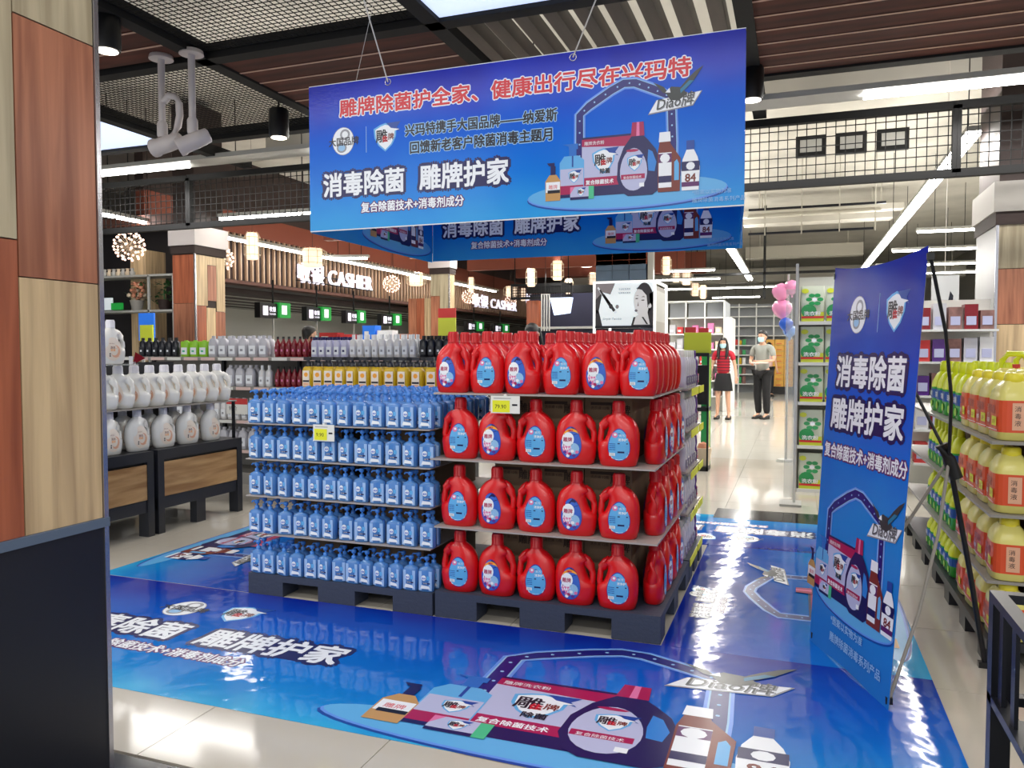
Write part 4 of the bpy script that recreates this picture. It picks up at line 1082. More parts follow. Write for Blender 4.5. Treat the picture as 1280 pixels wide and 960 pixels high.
for i in range(6): MB().bb(.3 + i * .7, .36 + i * .7, .5, 23, -.02, -.001, 'tray').build('light_line', t)
struct(MB().bb(-14.2, -14.0, 9, 35, 0, 2.5, 'offwhite').build('wall_checkout'))


def sign3d(label, body, loc, size, width):
    t = thing('checkout_sign', label, 'sign', loc, (PI / 2, 0, PI / 2)); x = 0; L = []
    for ch in body:
        if ch == ' ': x += .3; continue
        vs, fs = textmesh(ch, 0, .02, 3); a = min(p.x for p in vs); b = max(p.x for p in vs); L.append((vs, fs, x - a)); x += b - a + .09
    k_ = width / (x - .09)
    for vs, fs, x0 in L:
        m = MB()
        for dx in (.012, -.012): m.add([((p.x + x0 + dx) * k_, p.y * size, p.z + dx * .1) for p in vs], fs, 'sign_glow')
        m.build('letter', t)
    MB().bb(0, width, -.01, .0, -.06, .06, 'beam_black').bb(0, width, size * .3, size * .36, -.06, -.045, 'beam_black').build('mounting_rail', t)


sign3d('near glowing white 收银 CASHIER sign on the slatted bulkhead', '收银 CASHIER', (-9.86, 13.95, 2.86), .47, 3.05)
sign3d('far glowing 收银 CASHIER sign, smaller, farther along the bulkhead', '收银 CASHIER', (-9.86, 23.4, 2.86), .47, 4.2)
sign3d('farthest small glowing checkout sign under the far lanterns', '收银台', (-9.86, 28.6, 3.3), .4, 1.6)
ys = [(11.85, 12.7), (13.3, 14.1), (14.75, 15.5), (16.3, 17.2), (18.3, 19.2), (21.4, 22.6), (23.6, 24.9)]
for i, (a, b) in enumerate(ys):
    t = thing('checkout_lamp', 'black and green lit checkout number box, %s from the left' % ORD[i], 'sign', (-9.2, a, 1.98)); d = b - a
    MB().bb(-.12, 0, 0, d * .6, 0, .28, 'black').build('black_box', t); MB().bb(-.14, .05, d * .6, d, 0.02, .3, 'green_glow').build('green_box', t)
    m = MB(lambda u_, v_, l: (.003 + l * .002, u_, v_)); m.rect(d * .1, .05, d * .27, .22, 0, 'sign_glow'); m.text('收银', d * .31, .13, .1, 0, 'sign_glow', off=.02); m.text('CASHIER', d * .31, .06, .05, 0, 'sign_glow')
    m.build('lit_print', t); m = MB(lambda u_, v_, l: (.053 + l * .002, u_, v_)); m.rect(d * .68, .08, d * .86, .25, 0, 'sign_glow'); m.build('lit_square', t)
    MB().bb(-.06, -.03, d * .5, d * .53, -1.98, .0, 'tray').bb(-.06, -.03, d * .5, d * .53, .28, .72, 'beam_black').build('post', t)
t = thing('snack_rack', 'low white rack with red and blue packets behind the back shelving', 'rack', (-9.6, 14.2, 0))
MB().bb(0, 2.8, 0, .4, 0, 1.5, 'shelf_white').build('frame', t)
for i, (c, x, w, h) in enumerate((('promo_red', 0.05, .45, .26), ('promo_red', .55, .4, .22), ('bright_blue', 1.1, .3, .4), ('print_white', 1.45, .35, .3), ('petal', 1.95, .35, .22), ('print_pink', 2.35, .3, .2))):
    MB().bb(x, x + w, .05, .3, 1.501, 1.5 + h, c).bb(x + .05, x + w * .5, .046, .05, 1.55, 1.5 + h * .7, 'print_white').build('packet', t)
t = thing('promo_sign', 'yellow placard with red header standing behind the leftmost red jugs', 'sign', (-4.26, 9, 0)); MB().bb(.08, .1, 0, .02, 0, 1.6, 'tray').build('pole', t)
MB().bb(0, .24, -.02, 0, 1.5, 1.78, 'promo_yellow' if 'promo_yellow' in MT else 'packet_lime').build('placard', t); MB().bb(0, .24, -.022, -.0, 1.781, 1.9, 'promo_red').build('header', t)


# ------------------------------------------------------------------ lanterns and ball lamps
def mk_lantern():
    t = thing('lantern', '', 'pendant lamp'); MB().lathe([(.30, -.46), (.34, -.42), (.34, .42), (.30, .46)], 'lantern_glow', 16).build('shade', t)
    m = MB()
    for i in range(10):
        a = i * PI / 5; m.tube([(.42 * math.cos(a), .42 * math.sin(a), -.38), (.5 * math.cos(a), .5 * math.sin(a), -.3), (.5 * math.cos(a), .5 * math.sin(a), .3), (.42 * math.cos(a), .42 * math.sin(a), .38), (.3 * math.cos(a), .3 * math.sin(a), .5)], .012, 'lantern_frame', 5)
    for z, r in ((-.3, .5), (0, .5), (.3, .5)): m.tube([(r * math.cos(i * PI / 8), r * math.sin(i * PI / 8), z) for i in range(17)], .012, 'lantern_frame', 5)
    m.build('wire_frame', t); return t


lan = Kind(mk_lantern)
LN = [(-8.01, 10.15, 3.0, .25, 'nearest tall lantern by the patchwork column'), (-9.55, 20.0, 3.56, .22, 'lantern over the light wooden column'), (-8.62, 20.34, 3.24, .2, 'lantern above the far checkout sign'),
      (-8.52, 24.5, 3.25, .21, 'small lantern right of the far checkout sign'), (-5.86, 17.43, 3.09, .26, 'lantern second from the right, left of the make-up light box'), (-4.88, 16.29, 3.11, .28, 'brightest lantern just left of the make-up light box'),
      (-6.04, 21.27, 3.19, .25, 'lower small lantern left of the make-up light box'), (-6.01, 23.9, 3.62, .3, 'lantern touching the left top corner of the light box'), (-2.89, 18.53, 3.37, .24, 'leftmost lantern right of the make-up light box'),
      (-3.77, 26.25, 3.86, .32, 'second lantern right of the make-up light box'), (-3.26, 24.9, 3.65, .35, 'third lantern right of the make-up light box'), (-3.17, 26.45, 3.41, .32, 'fourth lantern right of the make-up light box'), (-2.76, 25.06, 3.22, .25, 'lowest lantern right of the make-up light box')]


def cord(o, z0, sz):
    MB().tube([(0, 0, z0), (0, 0, (5.0 - o.location.z) / sz)], .008 if sz < 1 else .005, 'black', 5).build('cord', o)


for x, y, z, w, s_ in LN: cord(lan.put('pale cylindrical wire lantern, ' + s_, (x, y, z), 0, 'wire lanterns', (w, w, .45)), .46, .45)
for x, y, z, s_ in ((-8.38, 12.31, 3.08, 'left of the near checkout sign'), (-9.33, 18.34, 3.24, 'between the two checkout signs'), (-8.75, 24.0, 3.32, 'right of the far checkout sign')):
    cord(lan.put('wide flat wire lantern ' + s_, (x, y, z), 0, 'wire lanterns', (.52, .52, .36)), .46, .36)


def mk_ball():
    t = thing('ball_lamp', '', 'pendant lamp'); m = MB(); w = MB(); n = 64
    for i in range(n):
        z = 1 - 2 * (i + .5) / n; a = i * 2.39996; r = math.sqrt(1 - z * z); p = Vector((r * math.cos(a), r * math.sin(a), z)) * .21
        m.sphere(p, .019, 'bulb', 6); w.tube([p * .08, p * .93], .0025, 'lantern_frame', 4)
    m.build('bulbs', t)['kind'] = 'stuff'; w.build('wire_frame', t)['kind'] = 'stuff'; return t


ball = Kind(mk_ball)
for x, y, z, s_ in ((-9.16, 8.86, 2.89, 'leftmost, in front of the dark shop'), (-9.55, 11.25, 2.99, 'right in front of the patchwork column'), (-9.7, 17.7, 3.08, 'right of the near checkout sign'), (-9.7, 20.8, 3.2, 'on the light wooden column'),
                    (-9.75, 22.8, 3.1, 'left of the far checkout sign'), (-9.7, 29.6, 3.22, 'left of the far pair'), (-9.5, 29.9, 3.2, 'right of the far pair'), (-9.01, 33.1, 3.17, 'rightmost, next to the pale blue sign'), (-9.7, 26.5, 3.15, 'right of the far checkout sign')):
    cord(ball.put('round ball lamp of small glowing bulbs, ' + s_, (x, y, z), 0, 'ball lamps', (1, 1, 1)), 0, 1)

# brown beams above the middle of the hall
for i, (y, x0, x1, z0) in enumerate(((13, -8.6, -5.2, 3.5), (16.5, -8.6, -4.2, 3.55), (20, -8.6, -3.6, 3.6), (24, -8.6, -3.2, 3.75), (28, -8.6, -3.0, 4.1))):
    o = MB().bb(x0, x1, y, y + .18, z0, z0 + (.75), 'brown_beam').bb(x0 + .3, x0 + .33, y + .08, y + .1, z0 + .7, 5, 'beam_black').bb(x1 - .33, x1 - .3, y + .08, y + .1, z0 + .7, 5, 'beam_black').build('ceiling_beam')
    tag(o, 'deep reddish brown ceiling beam over the hall, %s from the front' % ORD[i], 'beam', 'brown ceiling beams')
for i, (x, y) in enumerate(((-7.6, 15.2), (-6.3, 15.2), (-5.1, 15.2), (-7.3, 18.6), (-5.6, 21.5))):
    o = thing('downlight', 'round flush downlight between the brown beams, %s from the left' % ORD[i], 'ceiling light', (x, y, 3.75), 0, 'flush downlights'); MB().lathe([(.16, 0), (.16, .03)], 'spot_glow', 16).build('lens', o); MB().lathe([(.2, .03), (.2, .1)], 'tray', 16).tube([(0, 0, .1), (0, 0, 1.25)], .01, 'black', 5).build('housing', o)

# ------------------------------------------------------------------ make-up light box kiosk
t = thing('lightbox_kiosk', 'white framed light box kiosk with black and white make-up poster', 'kiosk', (-2.51, 10, 0)); w, d, h = .82, .95, 2.27
for x, y in ((0, 0), (w - .03, 0), (w - .03, d - .03), (0, d - .03)): MB().bb(x, x + .03, y, y + .03, 0, h, 'kiosk_frame').build('frame_post', t)
for z in (h - .03, 1.66): MB().bb(.03, w - .03, 0, .03, z, z + .03, 'kiosk_frame' if z > 2 else 'dark_metal').build('frame_rail', t)
MB().bb(w - .03, w, .03, d - .03, h - .03, h, 'kiosk_frame').build('frame_rail', t)
MB().bb(.03, w - .03, .02, .05, 1.69, h - .03, 'kiosk_glow').build('poster', t); MB().bb(w - .04, w - .02, .06, d - .06, 1.2, h - .06, 'shelf_grey').bb(w - .02, w - .018, .12, d - .12, 1.75, h - .12, 'tray').build('side_panel', t)
MB().bb(.03, w - .03, .03, d - .03, 0, 1.6, 'shelf_white').build('cabinet', t)
P('poster_dark', (50, 46, 50), .4); P('poster_mid', (140, 132, 136), .4); P('poster_skin', (228, 228, 234), .4); P('poster_lip', (120, 112, 122), .4)
m = MB(lambda a, b, l: (.03 + a * .76, .0195 - l * .0006, 1.69 + b * .55))
m.poly([(0, 0), (.12, 0), (.06, .35), (.0, .4)], 0, 'poster_dark'); m.poly([(0, 1), (.34, 1), (.26, .74), (.12, .8), (0, .62)], 0, 'poster_mid'); m.poly([(0, .62), (.12, .8), (.05, .3), (0, .3)], 0, 'poster_dark')
for i in range(5): m.poly([(.03 + i * .035, .9 - i * .06), (.05 + i * .035, .93 - i * .06), (.26 + i * .03, .52 - i * .05), (.22 + i * .03, .48 - i * .05)], 1 + i % 2, 'poster_dark' if i % 2 else 'print_white')
m.disc(.27, .46, .035, .06, 4, 'poster_dark', 10); m.disc(.38, .45, .03, .05, 4, 'poster_mid', 10)
m.disc(.84, .62, .15, .38, 1, 'poster_dark', 24); m.poly([(.62, 0), (1, 0), (1, .8), (.9, .7), (.78, .2), (.66, .2)], 1, 'poster_dark'); m.poly([(.66, .02), (.94, .02), (.9, .3), (.92, .45), (.8, .3), (.7, .22)], 2, 'poster_skin')
m.disc(.785, .55, .125, .32, 3, 'poster_skin', 24, egg=-.12); m.poly([(.70, .87), (.80, .93), (.92, .8), (.94, .5), (.9, .45), (.88, .7), (.80, .83)], 4, 'poster_dark'); m.disc(.935, .46, .03, .06, 4, 'poster_skin', 10)
m.disc(.705, .35, .026, .03, 5, 'poster_lip', 10); m.disc(.715, .63, .025, .012, 5, 'poster_dark', 10); m.disc(.82, .59, .03, .012, 5, 'poster_dark', 10); m.poly([(.69, .7), (.74, .69), (.74, .71)], 5, 'poster_mid'); m.poly([(.79, .66), (.86, .66), (.83, .69)], 5, 'poster_mid')
m.poly([(.74, .56), (.75, .46), (.725, .45)], 5, 'poster_mid'); m.poly([(.80, .2), (.83, .2), (.91, .03), (.88, .03)], 5, 'poster_dark')
m.text('Simple Twinkle', .12, .14, .075, 4, 'poster_mid', shear=.3, sx=.72); m.text('专业彩妆造型', .4, .84, .05, 2, 'poster_lip', sx=.7); m.text('玩转潮流美丽', .4, .75, .05, 2, 'poster_lip', sx=.7)
m.build('poster_print', t)
# blue grey panel above, white post
t = thing('tiled_bulkhead', 'blue grey bulkhead of square panels above the make-up light box', 'wall panel', (-4.95, 20, 3.2))
for i in range(3):
    for j in range(3): MB().bb(i * .44 + .005, i * .44 + .435, 0, .1, j * .26 + .005, j * .26 + .255, 'blue_panel').build('panel', t)
MB().bb(0, 1.34, .1, .2, 0, 1.8, 'night_blue').build('backing', t); MB().bb(1.36, 1.5, 0, .2, -.4, 1.8, 'tray').build('white_post', t)
mesh_panel('grey wire fence panel hung below the brown beams in the middle', -7.3, -5.6, 20, 20, 2.8, 3.15, .07, .008, 'hanging_grid_fence')
o = [q for q in SC.objects if q.name.startswith('hanging_grid_fence')][-1]
for x in (.1, 1.6): MB().bb(x, x + .02, -.01, .01, .38, 2.2, 'beam_black').build('hanger', o)
t = thing('dark_kiosk', 'dark shop booth behind the red jugs, left of the light box', 'shop', (-7.2, 21, 0)); MB().bb(0, 3.2, .3, 3.0, 0, 3.0, 'night_blue').build('body', t); MB().bb(0, 3.2, 0, .3, 2.0, 2.06, 'tray').bb(0, 3.2, 0, .05, 3.0, 3.2, 'beam_black').build('rail', t)
MB().bb(0.0, .35, .0, .28, 0, 2.8, 'plank_orange').build('pillar', t)
t = thing('hanging_sign', 'pale blue tilted sign panel hanging left of the make-up light box', 'sign', (-6.14, 19.8, 2.32), (0, 0, 0))
m = MB(); m.loft([[(.12, 0, 0), (.55, 0, .05), (.62, 0, .46), (0, 0, .46)], [(.12, .08, 0), (.55, .08, .05), (.62, .08, .46), (0, .08, .46)]], 'led_sky', True, False); m.build('panel', t); MB().tube([(.3, .04, .46), (.3, .04, 2.68)], .01, 'black', 5).build('cord', t)
t = thing('bead_strand', 'pale hanging strands below the pair of ball lamps', 'curtain', (-6.3, 19.6, 1.9))
for i in range(4): MB().tube([(i * .07, 0, 0), (i * .07, 0, .95)], .02, 'tray', 5).build('strand', t)
MB().bb(-.02, .23, -.01, .01, .95, .97, 'tray').bb(.1, .11, -.005, .005, .97, 3.1, 'black').build('hanger', t)
# white grid shelving
t = thing('grid_shelving', 'white shelving bay with grey upper panels behind the woman in red', 'shelf', (-2.78, 18, 0)); w = 1.26
for x in (0, .42, .84, w): MB().bb(x - .015, x + .015, 0, .03, 0, 2.5, 'shelf_white').build('upright', t)
for z in (2.49, 2.12, 1.75, 1.4, 1.05, .7, .35): MB().bb(0, w, 0, .5, z - .015, z + .015, 'shelf_white').build('shelf_board', t)
for i in range(3): MB().bb(i * .42 + .02, i * .42 + .4, .3, .32, 2.14, 2.47, 'grid_grey').build('back_panel', t)
MB().bb(w - .01, w + .01, .03, 1.5, 2.12, 2.5, 'grid_grey').build('side_panel', t); MB().bb(0, w, .5, .52, 0, 2.1, 'offwhite').build('rear_panel', t); MB().bb(w, w + .16, .1, 1.2, 0, 2.12, 'shelf_white').build('end_panel', t)
rr = random.Random(9)
for zi, z in enumerate((1.765, 1.415, 1.065, .715, .365)):
    for i in range(7):
        c = rr.choice(['goods_mix', 'bottle_white', 'promo_red', 'bottle_grey', 'print_pink', 'lantern_frame'])
        o = MB().bb(-2.78 + .05 + i * .17, -2.78 + .05 + i * .17 + .13, 18.05, 18.25, z + .001, z + rr.uniform(.14, .24), c).bb(-2.78 + .07 + i * .17, -2.78 + .14 + i * .17, 18.046, 18.05, z + .04, z + .09, 'print_white').build('carton_pack')
        tag(o, 'small packet on white grid shelving, %s shelf down, %s from the left' % (ORD[zi], ORD[i]), 'packet', 'packets on the white grid shelving')
# shelving on the far wall
t = thing('wall_shelving', 'tall white shelving of small goods across the far end, behind the man', 'shelf', (-2.35, 27, 0)); w = 2.2
for x in (0, .55, 1.1, 1.65, w): MB().bb(x - .02, x + .02, -.02, .0, 0, 2.95, 'shelf_white').build('upright', t)
for z in (.3, .62, .94, 1.26, 1.58, 1.9, 2.22, 2.54, 2.86): MB().bb(0, w, 0, .4, z - .03, z, 'shelf_white').build('shelf_board', t)
MB().bb(0, w, .4, .45, 0, 2.95, 'grid_grey').build('back_panel', t)
for zi, z in enumerate((.3, .62, .94, 1.26, 1.58)):
    for i in range(6):
        o = MB().bb(-2.33 + i * .13, -2.33 + i * .13 + .1, 27.05, 27.25, z + .001, z + rr.uniform(.15, .24), rr.choice(['goods_mix', 'promo_red', 'bottle_white', 'bottle_yellow', 'packet_green'])).build('small_box')
        tag(o, 'small boxed goods on the far wall shelving, %s shelf up, %s from the left' % (ORD[zi], ORD[i]), 'packet', 'boxes on the far wall shelving')
for j in range(8):
    for i in range(3):
        o = MB().bb(-.92 + i * .28, -.92 + i * .28 + .27, 26.5, 26.9, .24 + j * .19, .24 + j * .19 + .182, 'gold_box').bb(-.88 + i * .28, -.72 + i * .28, 26.495, 26.5, .28 + j * .19, .3 + j * .19, 'promo_red').build('golden_box')
        tag(o, 'golden carton stacked at the far end, %s layer up, %s from the left' % (ORD[j], ORD[i]), 'box', 'golden cartons at the far end')
t = thing('plinth', 'low black plinth under the golden cartons', 'plinth', (-.95, 26.45, 0)); MB().bb(0, .9, 0, .5, 0, .2, 'black').build('base', t); MB().bb(0, .9, 0, .5, .2, .239, 'dark_metal').build('top', t)
# promo table behind red jugs
t = thing('promo_stand', 'yellow promotion placards with red tops over a black-framed rack', 'sign', (-1.2, 9, 0))
MB().bb(.0, .3, .02, .04, 1.33, 1.57, 'packet_lime').build('placard', t); MB().bb(.01, .13, .02, .045, 1.571, 1.63, 'promo_red').build('header', t); MB().bb(.16, .27, .02, .045, 1.571, 1.62, 'promo_red').build('header', t)
MB().bb(.12, .14, .0, .03, 0, 1.34, 'black').bb(.26, .28, 0, .03, 0, 1.3, 'black').bb(.12, .28, 0, .03, 1.3, 1.34, 'black').bb(.12, .28, 0, .3, .68, .72, 'black').bb(.12, .28, .0, .3, 0, .05, 'black').build('frame', t)
MB().bb(.14, .26, .1, .2, .75, 1.2, 'dark_shop').build('rack_back', t)
for i, c in enumerate(('packet_green', 'packet_lime', 'packet_green')): tag(MB().bb(-1.04, -.955, 9.35 + i * .1, 9.43 + i * .1, 0, 1.31 - i * .02, c).build('hanging_pack'), 'tall bright green pack column by the woman in red, %s from the front' % ORD[i], 'packet')
t = thing('basket', 'small lit basket with orange goods on the rack floor near the red jugs', 'basket', (-.99, 9.15, .051)); MB().lathe([(.07, 0), (.1, .2)], 'lantern_frame', 12).build('bowl', t); MB().sphere((0, 0, .2), .07, 'petal', 8).build('filling', t)

# balloons
for x, y, z, r, c, s_ in ((-.18, 10, 2.07, .11, 'balloon_pink', 'upper pink'), (-.17, 10.05, 1.87, .12, 'balloon_pink', 'lower pink'), (-.06, 9.95, 2.12, .09, 'balloon_pink', 'hindmost small pink'), (-.12, 9.95, 1.68, .085, 'balloon_blue', 'deep blue'), (-.08, 10.05, 1.60, .08, 'balloon_light', 'lowest light blue')):
    t = thing('balloon', s_ + ' balloon of the cluster beside the green packets', 'balloon', (x, y, z), 0, 'balloon cluster'); MB().sup([(-r, 0, .008, .008), (-r * .85, 0, r * .35, r * .35), (-r * .5, 0, r * .75, r * .75), (0, 0, r * .98, r * .98), (r * .4, 0, r * .95, r * .95), (r * .75, 0, r * .68, r * .68), (r, 0, r * .1, r * .1)], c, 14, 2).build('skin', t)
    MB().tube([(0, 0, -r), (.0, 0, -r - .03)], .012, c, 6).build('knot', t)
t = thing('balloon_pole', 'thin pole holding the balloons beside the green packet shelf', 'pole', (-.1, 10.15, 0)); MB().tube([(0, 0, 0), (0, 0, 2.3)], .012, 'tray', 6).build('pole', t); MB().lathe([(.12, 0), (.1, .03)], 'tray', 12).build('base', t)

# ------------------------------------------------------------------ green packet shelf and acrylic board
t = thing('packet_shelf', 'tall shelf of green detergent packets behind the banner stand', 'shelf', (.0, 8.0, 0)); w = .98
for z in (.02, .44, .86, 1.24, 1.63): MB().bb(.02, w, 0, .45, z - .02, z + .012, 'shelf_white').build('shelf_board', t)
MB().bb(.02, w, .45, .47, 0, 2.1, 'offwhite').build('back_panel', t); MB().bb(0, .02, 0, .45, 0, 2.1, 'shelf_grey').build('side_panel', t)


def mk_packet():
    t = thing('detergent_packet', '', 'packet'); MB().sup([(0, 0, .095, .04), (.02, 0, .1, .05), (.2, 0, .1, .045), (.33, 0, .095, .01), (.35, 0, .095, .006)], 'packet_white', 14, 4).build('bag', t)
    m = MB(lambda a, b, l: (a, -.053 + max(0, b - .15) * .19 - l * .0006, b)); m.rect(-.09, .0, .09, .09, 0, 'packet_lime'); m.disc(-.03, .1, .062, .068, 1, 'packet_green', 14); m.rect(-.09, .03, .09, .05, 2, 'print_red'); m.text('洗衣粉', -.07, .06, .045, 3, 'print_white', off=.03)
    for k in range(6):
        a = k * PI / 3; m.disc(.015 + .045 * math.cos(a), .215 + .045 * math.sin(a), .026, .02, 2, 'packet_green', 8, rings=1)
    m.disc(.015, .215, .02, .02, 3, 'print_white', 8, rings=1); m.disc(-.06, .3, .03, .025, 1, 'packet_lime', 8, rings=1); m.build('packet_print', t); return t


pk = Kind(mk_packet)
for zi, z in enumerate((.033, .453, .873, 1.253, 1.643)):
    for i in range(4): pk.put('green and white detergent packet, %s shelf up, %s from the left' % (ORD[zi], ORD[i]), (.14 + i * .225, 8.06, z), random.uniform(-.05, .05), 'green detergent packets', (1.12, 1, .97))
t = thing('acrylic_board', 'tall clear acrylic board on a white pole left of the green packets', 'sign', (0.0, 7.3, 0.0)); MB().bb(-.012, .012, -.01, .012, .02, 2.12, 'offwhite').build('pole', t); MB().bb(-.09, -.012, 0, .006, .06, 1.9, 'acrylic').build('clear_sheet', t); MB().bb(-.12, .06, -.12, .12, 0, .02, 'tray').build('base', t)
# hanging poster and mixed shelf at right
t = thing('hanging_poster', 'white film poster with black stroke hanging behind the banner stand', 'poster', (1.29, 9, 1.47)); MB().bb(0, .25, 0, .01, 0, .66, 'film').build('sheet', t)
m = MB(lambda a, b, l: (a, -.001 - l * .001, b)); m.poly([(.12, .2), (.18, .2), (.2, .45), (.17, .5)], 0, 'print_black'); m.poly([(0, .1), (.24, .13), (.24, .02), (0, .0)], 0, 'print_navy'); m.build('poster_print', t); MB().tube([(.12, 0, .66), (.12, 0, 3.53)], .004, 'rope', 5).build('string', t)
t = thing('mixed_shelf', 'white shelf with red and blue goods seen right of the banner stand', 'shelf', (1.05, 8.2, 0))
for z in (.3, .62, .94, 1.26, 1.56): MB().bb(0, .68, 0, .35, z - .02, z, 'shelf_white').build('shelf_board', t)
MB().bb(0, .68, .35, .37, 0, 1.85, 'offwhite').build('back_panel', t)
for zi, z in enumerate((.3, .62, .94, 1.26, 1.56)):
    for i in range(5):
        o = MB().bb(1.07 + i * .13, 1.07 + i * .13 + .11, 8.24, 8.4, z + .001, z + rr.uniform(.16, .25), rr.choice(['bottle_darkred', 'goods_mix', 'bottle_grey', 'soft_purple', 'bottle_white', 'promo_red'])).bb(1.085 + i * .13, 1.085 + i * .13 + .08, 8.236, 8.24, z + .04, z + .12, 'print_lilac').build('small_pack')
        tag(o, 'small pack on the mixed shelf, %s shelf up, %s from the left' % (ORD[zi], ORD[i]), 'packet', 'packs on the mixed shelf')
t = thing('far_shelf', 'distant crowded shelf with pink goods between banner and right column', 'shelf', (1.4, 11, 0)); MB().bb(0, 1.5, .3, .34, 0, 1.95, 'offwhite').build('back_panel', t)
for z in (1.0, 1.3, 1.6): MB().bb(0, 1.5, 0, .3, z - .02, z, 'shelf_white').build('shelf_board', t)
for zi, z in enumerate((1.0, 1.3, 1.6)):
    for i in range(8):
        o = MB().bb(1.44 + i * .18, 1.44 + i * .18 + .14, 11.05, 11.2, z + .001, z + rr.uniform(.14, .24), rr.choice(['print_pink', 'promo_red', 'bottle_white', 'blue_panel', 'goods_mix'])).build('small_pack')
        tag(o, 'small pack on the distant crowded shelf, %s shelf up, %s from the left' % (ORD[zi], ORD[i]), 'packet', 'packs on the distant shelf')


# ------------------------------------------------------------------ right stack: yellow jugs and green bottles
def mk_yjug():
    t = thing('yellow_jug', '', 'cleaner jug')
    MB().sup([(0, 0, .090, .060), (.006, 0, .100, .070), (.18, 0, .100, .070), (.205, 0, .094, .064), (.235, .008, .072, .050), (.252, .02, .046, .038)], 'jug_yellow', 20, 4).build('body', t)
    MB().tube([(-.078, 0, .2), (-.072, 0, .245), (-.045, 0, .272), (.0, 0, .274), (.03, 0, .25)], .017, 'jug_yellow', 8).build('handle', t)
    MB().lathe([(.034, .245), (.038, .25), (.036, .278), (.030, .284)], 'jug_cap', 14, (.035, 0, 0)).build('cap', t)
    MB().sup([(.035, 0, .1012, .0712), (.17, 0, .1012, .0712)], 'label_orange', 20, 4, caps=False, smooth=False).build('label', t)
    for nm, f in (('front_print', lambda a, b, l: (a, -.0718 - l * .0004, b)), ('back_print', lambda a, b, l: (-a, .0718 + l * .0004, b))):
        m = MB(f); m.text('消毒液', -.075, .115, .04, 1, 'label_red', off=.04); m.rect(-.08, .05, -.03, .11, 0, 'label_red'); m.text('除菌', -.078, .07, .022, 1, 'print_white'); m.rect(.0, .06, .07, .1, 0, 'price_yellow'); m.text('2.5升', .005, .07, .022, 1, 'label_red'); m.rect(-.085, .042, .085, .045, 0, 'print_white'); m.build(nm, t)
    for sg in (-1, 1):
        m = MB(lambda a, b, l: (sg * (.1018 + l * .0004), -sg * a, b)) if sg < 0 else MB(lambda a, b, l: (.1018 + l * .0004, a, b))
        m.rect(-.02, .045, .03, .16, 0, 'peach'); m.text('消', -.012, .125, .026, 1, 'print_black'); m.text('毒', -.012, .095, .026, 1, 'print_black'); m.text('液', -.012, .065, .026, 1, 'print_black'); m.build('side_print', t)
    return t


yj = Kind(mk_yjug)


def mk_gjug():
    t = thing('green_jug', '', 'cleaner bottle')
    MB().sup([(0, 0, .05, .04), (.006, 0, .058, .048), (.13, 0, .058, .048)], 'bottle_green', 16, 3).build('body', t)
    MB().sup([(.1305, 0, .0585, .0485), (.16, 0, .055, .045), (.2, 0, .03, .03), (.215, 0, .018, .018)], 'cap_lime', 16, 3).build('shoulder', t)
    MB().lathe([(.018, .214), (.02, .22), (.018, .26), (.012, .27)], 'cap_lime', 12).build('cap', t)
    MB().sup([(.07, 0, .0592, .0492), (.12, 0, .0592, .0492)], 'label_deepblue', 16, 3, caps=False, smooth=False).build('label', t)
    m = MB(lambda a, b, l: (a, -.0505 - l * .0004, b)); m.text('洁厕', -.035, .085, .03, 1, 'print_white', off=.03); m.disc(0, .04, .025, .02, 0, 'lime', 10, rings=1); m.build('label_print', t); return t


gj = Kind(mk_gjug)
RX = .80
t = thing('pallet', 'black plastic pallets under the yellow jug stack, edge towards the aisle', 'pallet', (RX - .015, 3.8, 0.0)); MB().bb(0, 1.0, 0, 2.7, .075, .115, 'bin_metal').build('deck', t)
me = MB().bb(0, .12, 0, .14, 0, .075, 'bin_metal').mesh('block')
for i in range(7): put(me, 'block', t, (0, .03 + i * .42, 0)); put(me, 'block', t, (.8, .03 + i * .42, 0))
YT = [.1165, .375, .665, .975]
for k, z in enumerate(YT):
    if k:
        o = MB().bb(RX - .02, RX + 1.0, 3.77 + (.0 if k > 1 else .03), 6.45, z - .014, z - .0008, 'shelf_grey').build('tier_board'); tag(o, 'grey board under the %s tier of yellow jugs' % ['', 'third', 'second', 'top'][k], 'shelf board', 'boards of the yellow jug stack')
    wrd = ['bottom', 'third', 'second', 'top'][k]; sz = (1, 1, [.84, .93, .98, 1.0][k])
    for j in range(4): yj.put('yellow jug on the aisle side, %s tier, %s from the front' % (wrd, ORD[j]), (RX + .075, 3.9 + j * .212, z), -PI / 2 + random.uniform(-.06, .06), 'yellow cleaner jugs', sz)
    for j in range(4): yj.put('yellow jug, %s tier, front row, %s from the aisle' % (wrd, ORD[j + 1]), (RX + .26 + j * .212, 3.865, z), random.uniform(-.04, .04), 'yellow cleaner jugs', sz)
    for j in range(7 if k < 3 else 5):
        gs = (1.0, 1.0, [.86, .98, 1.02, 1.0][k]) if k < 3 else (1.45, 1.45, 1.18)
        gj.put('green lime-capped bottle on the aisle side, %s tier, %s from the front' % (wrd, ORD[j]), (RX + .055 + (.04 if k == 3 else 0), 4.84 + j * (.125 if k < 3 else .2), z), -PI / 2, 'green toilet cleaner bottles', gs)
        if k == 3: gj.put('green lime-capped bottle, %s tier, second row in, %s from the front' % (wrd, ORD[j]), (RX + .27, 4.84 + j * .2, z), -PI / 2, 'green toilet cleaner bottles', gs)
    if k == 3:
        for j in range(4):
            for i in range(3): yj.put('yellow jug on the top tier, inner row %s, %s from the front' % (ORD[i], ORD[j]), (RX + .26 + i * .212, 4.09 + j * .16, z), 0, 'yellow cleaner jugs', sz)
    else: tag(MB().bb(RX + .2, RX + .9, 4.1, 6.3, z + .001, YT[k + 1] - .016, 'carton').build('carton'), 'brown carton core inside the %s tier of the yellow jug stack' % wrd, 'box')


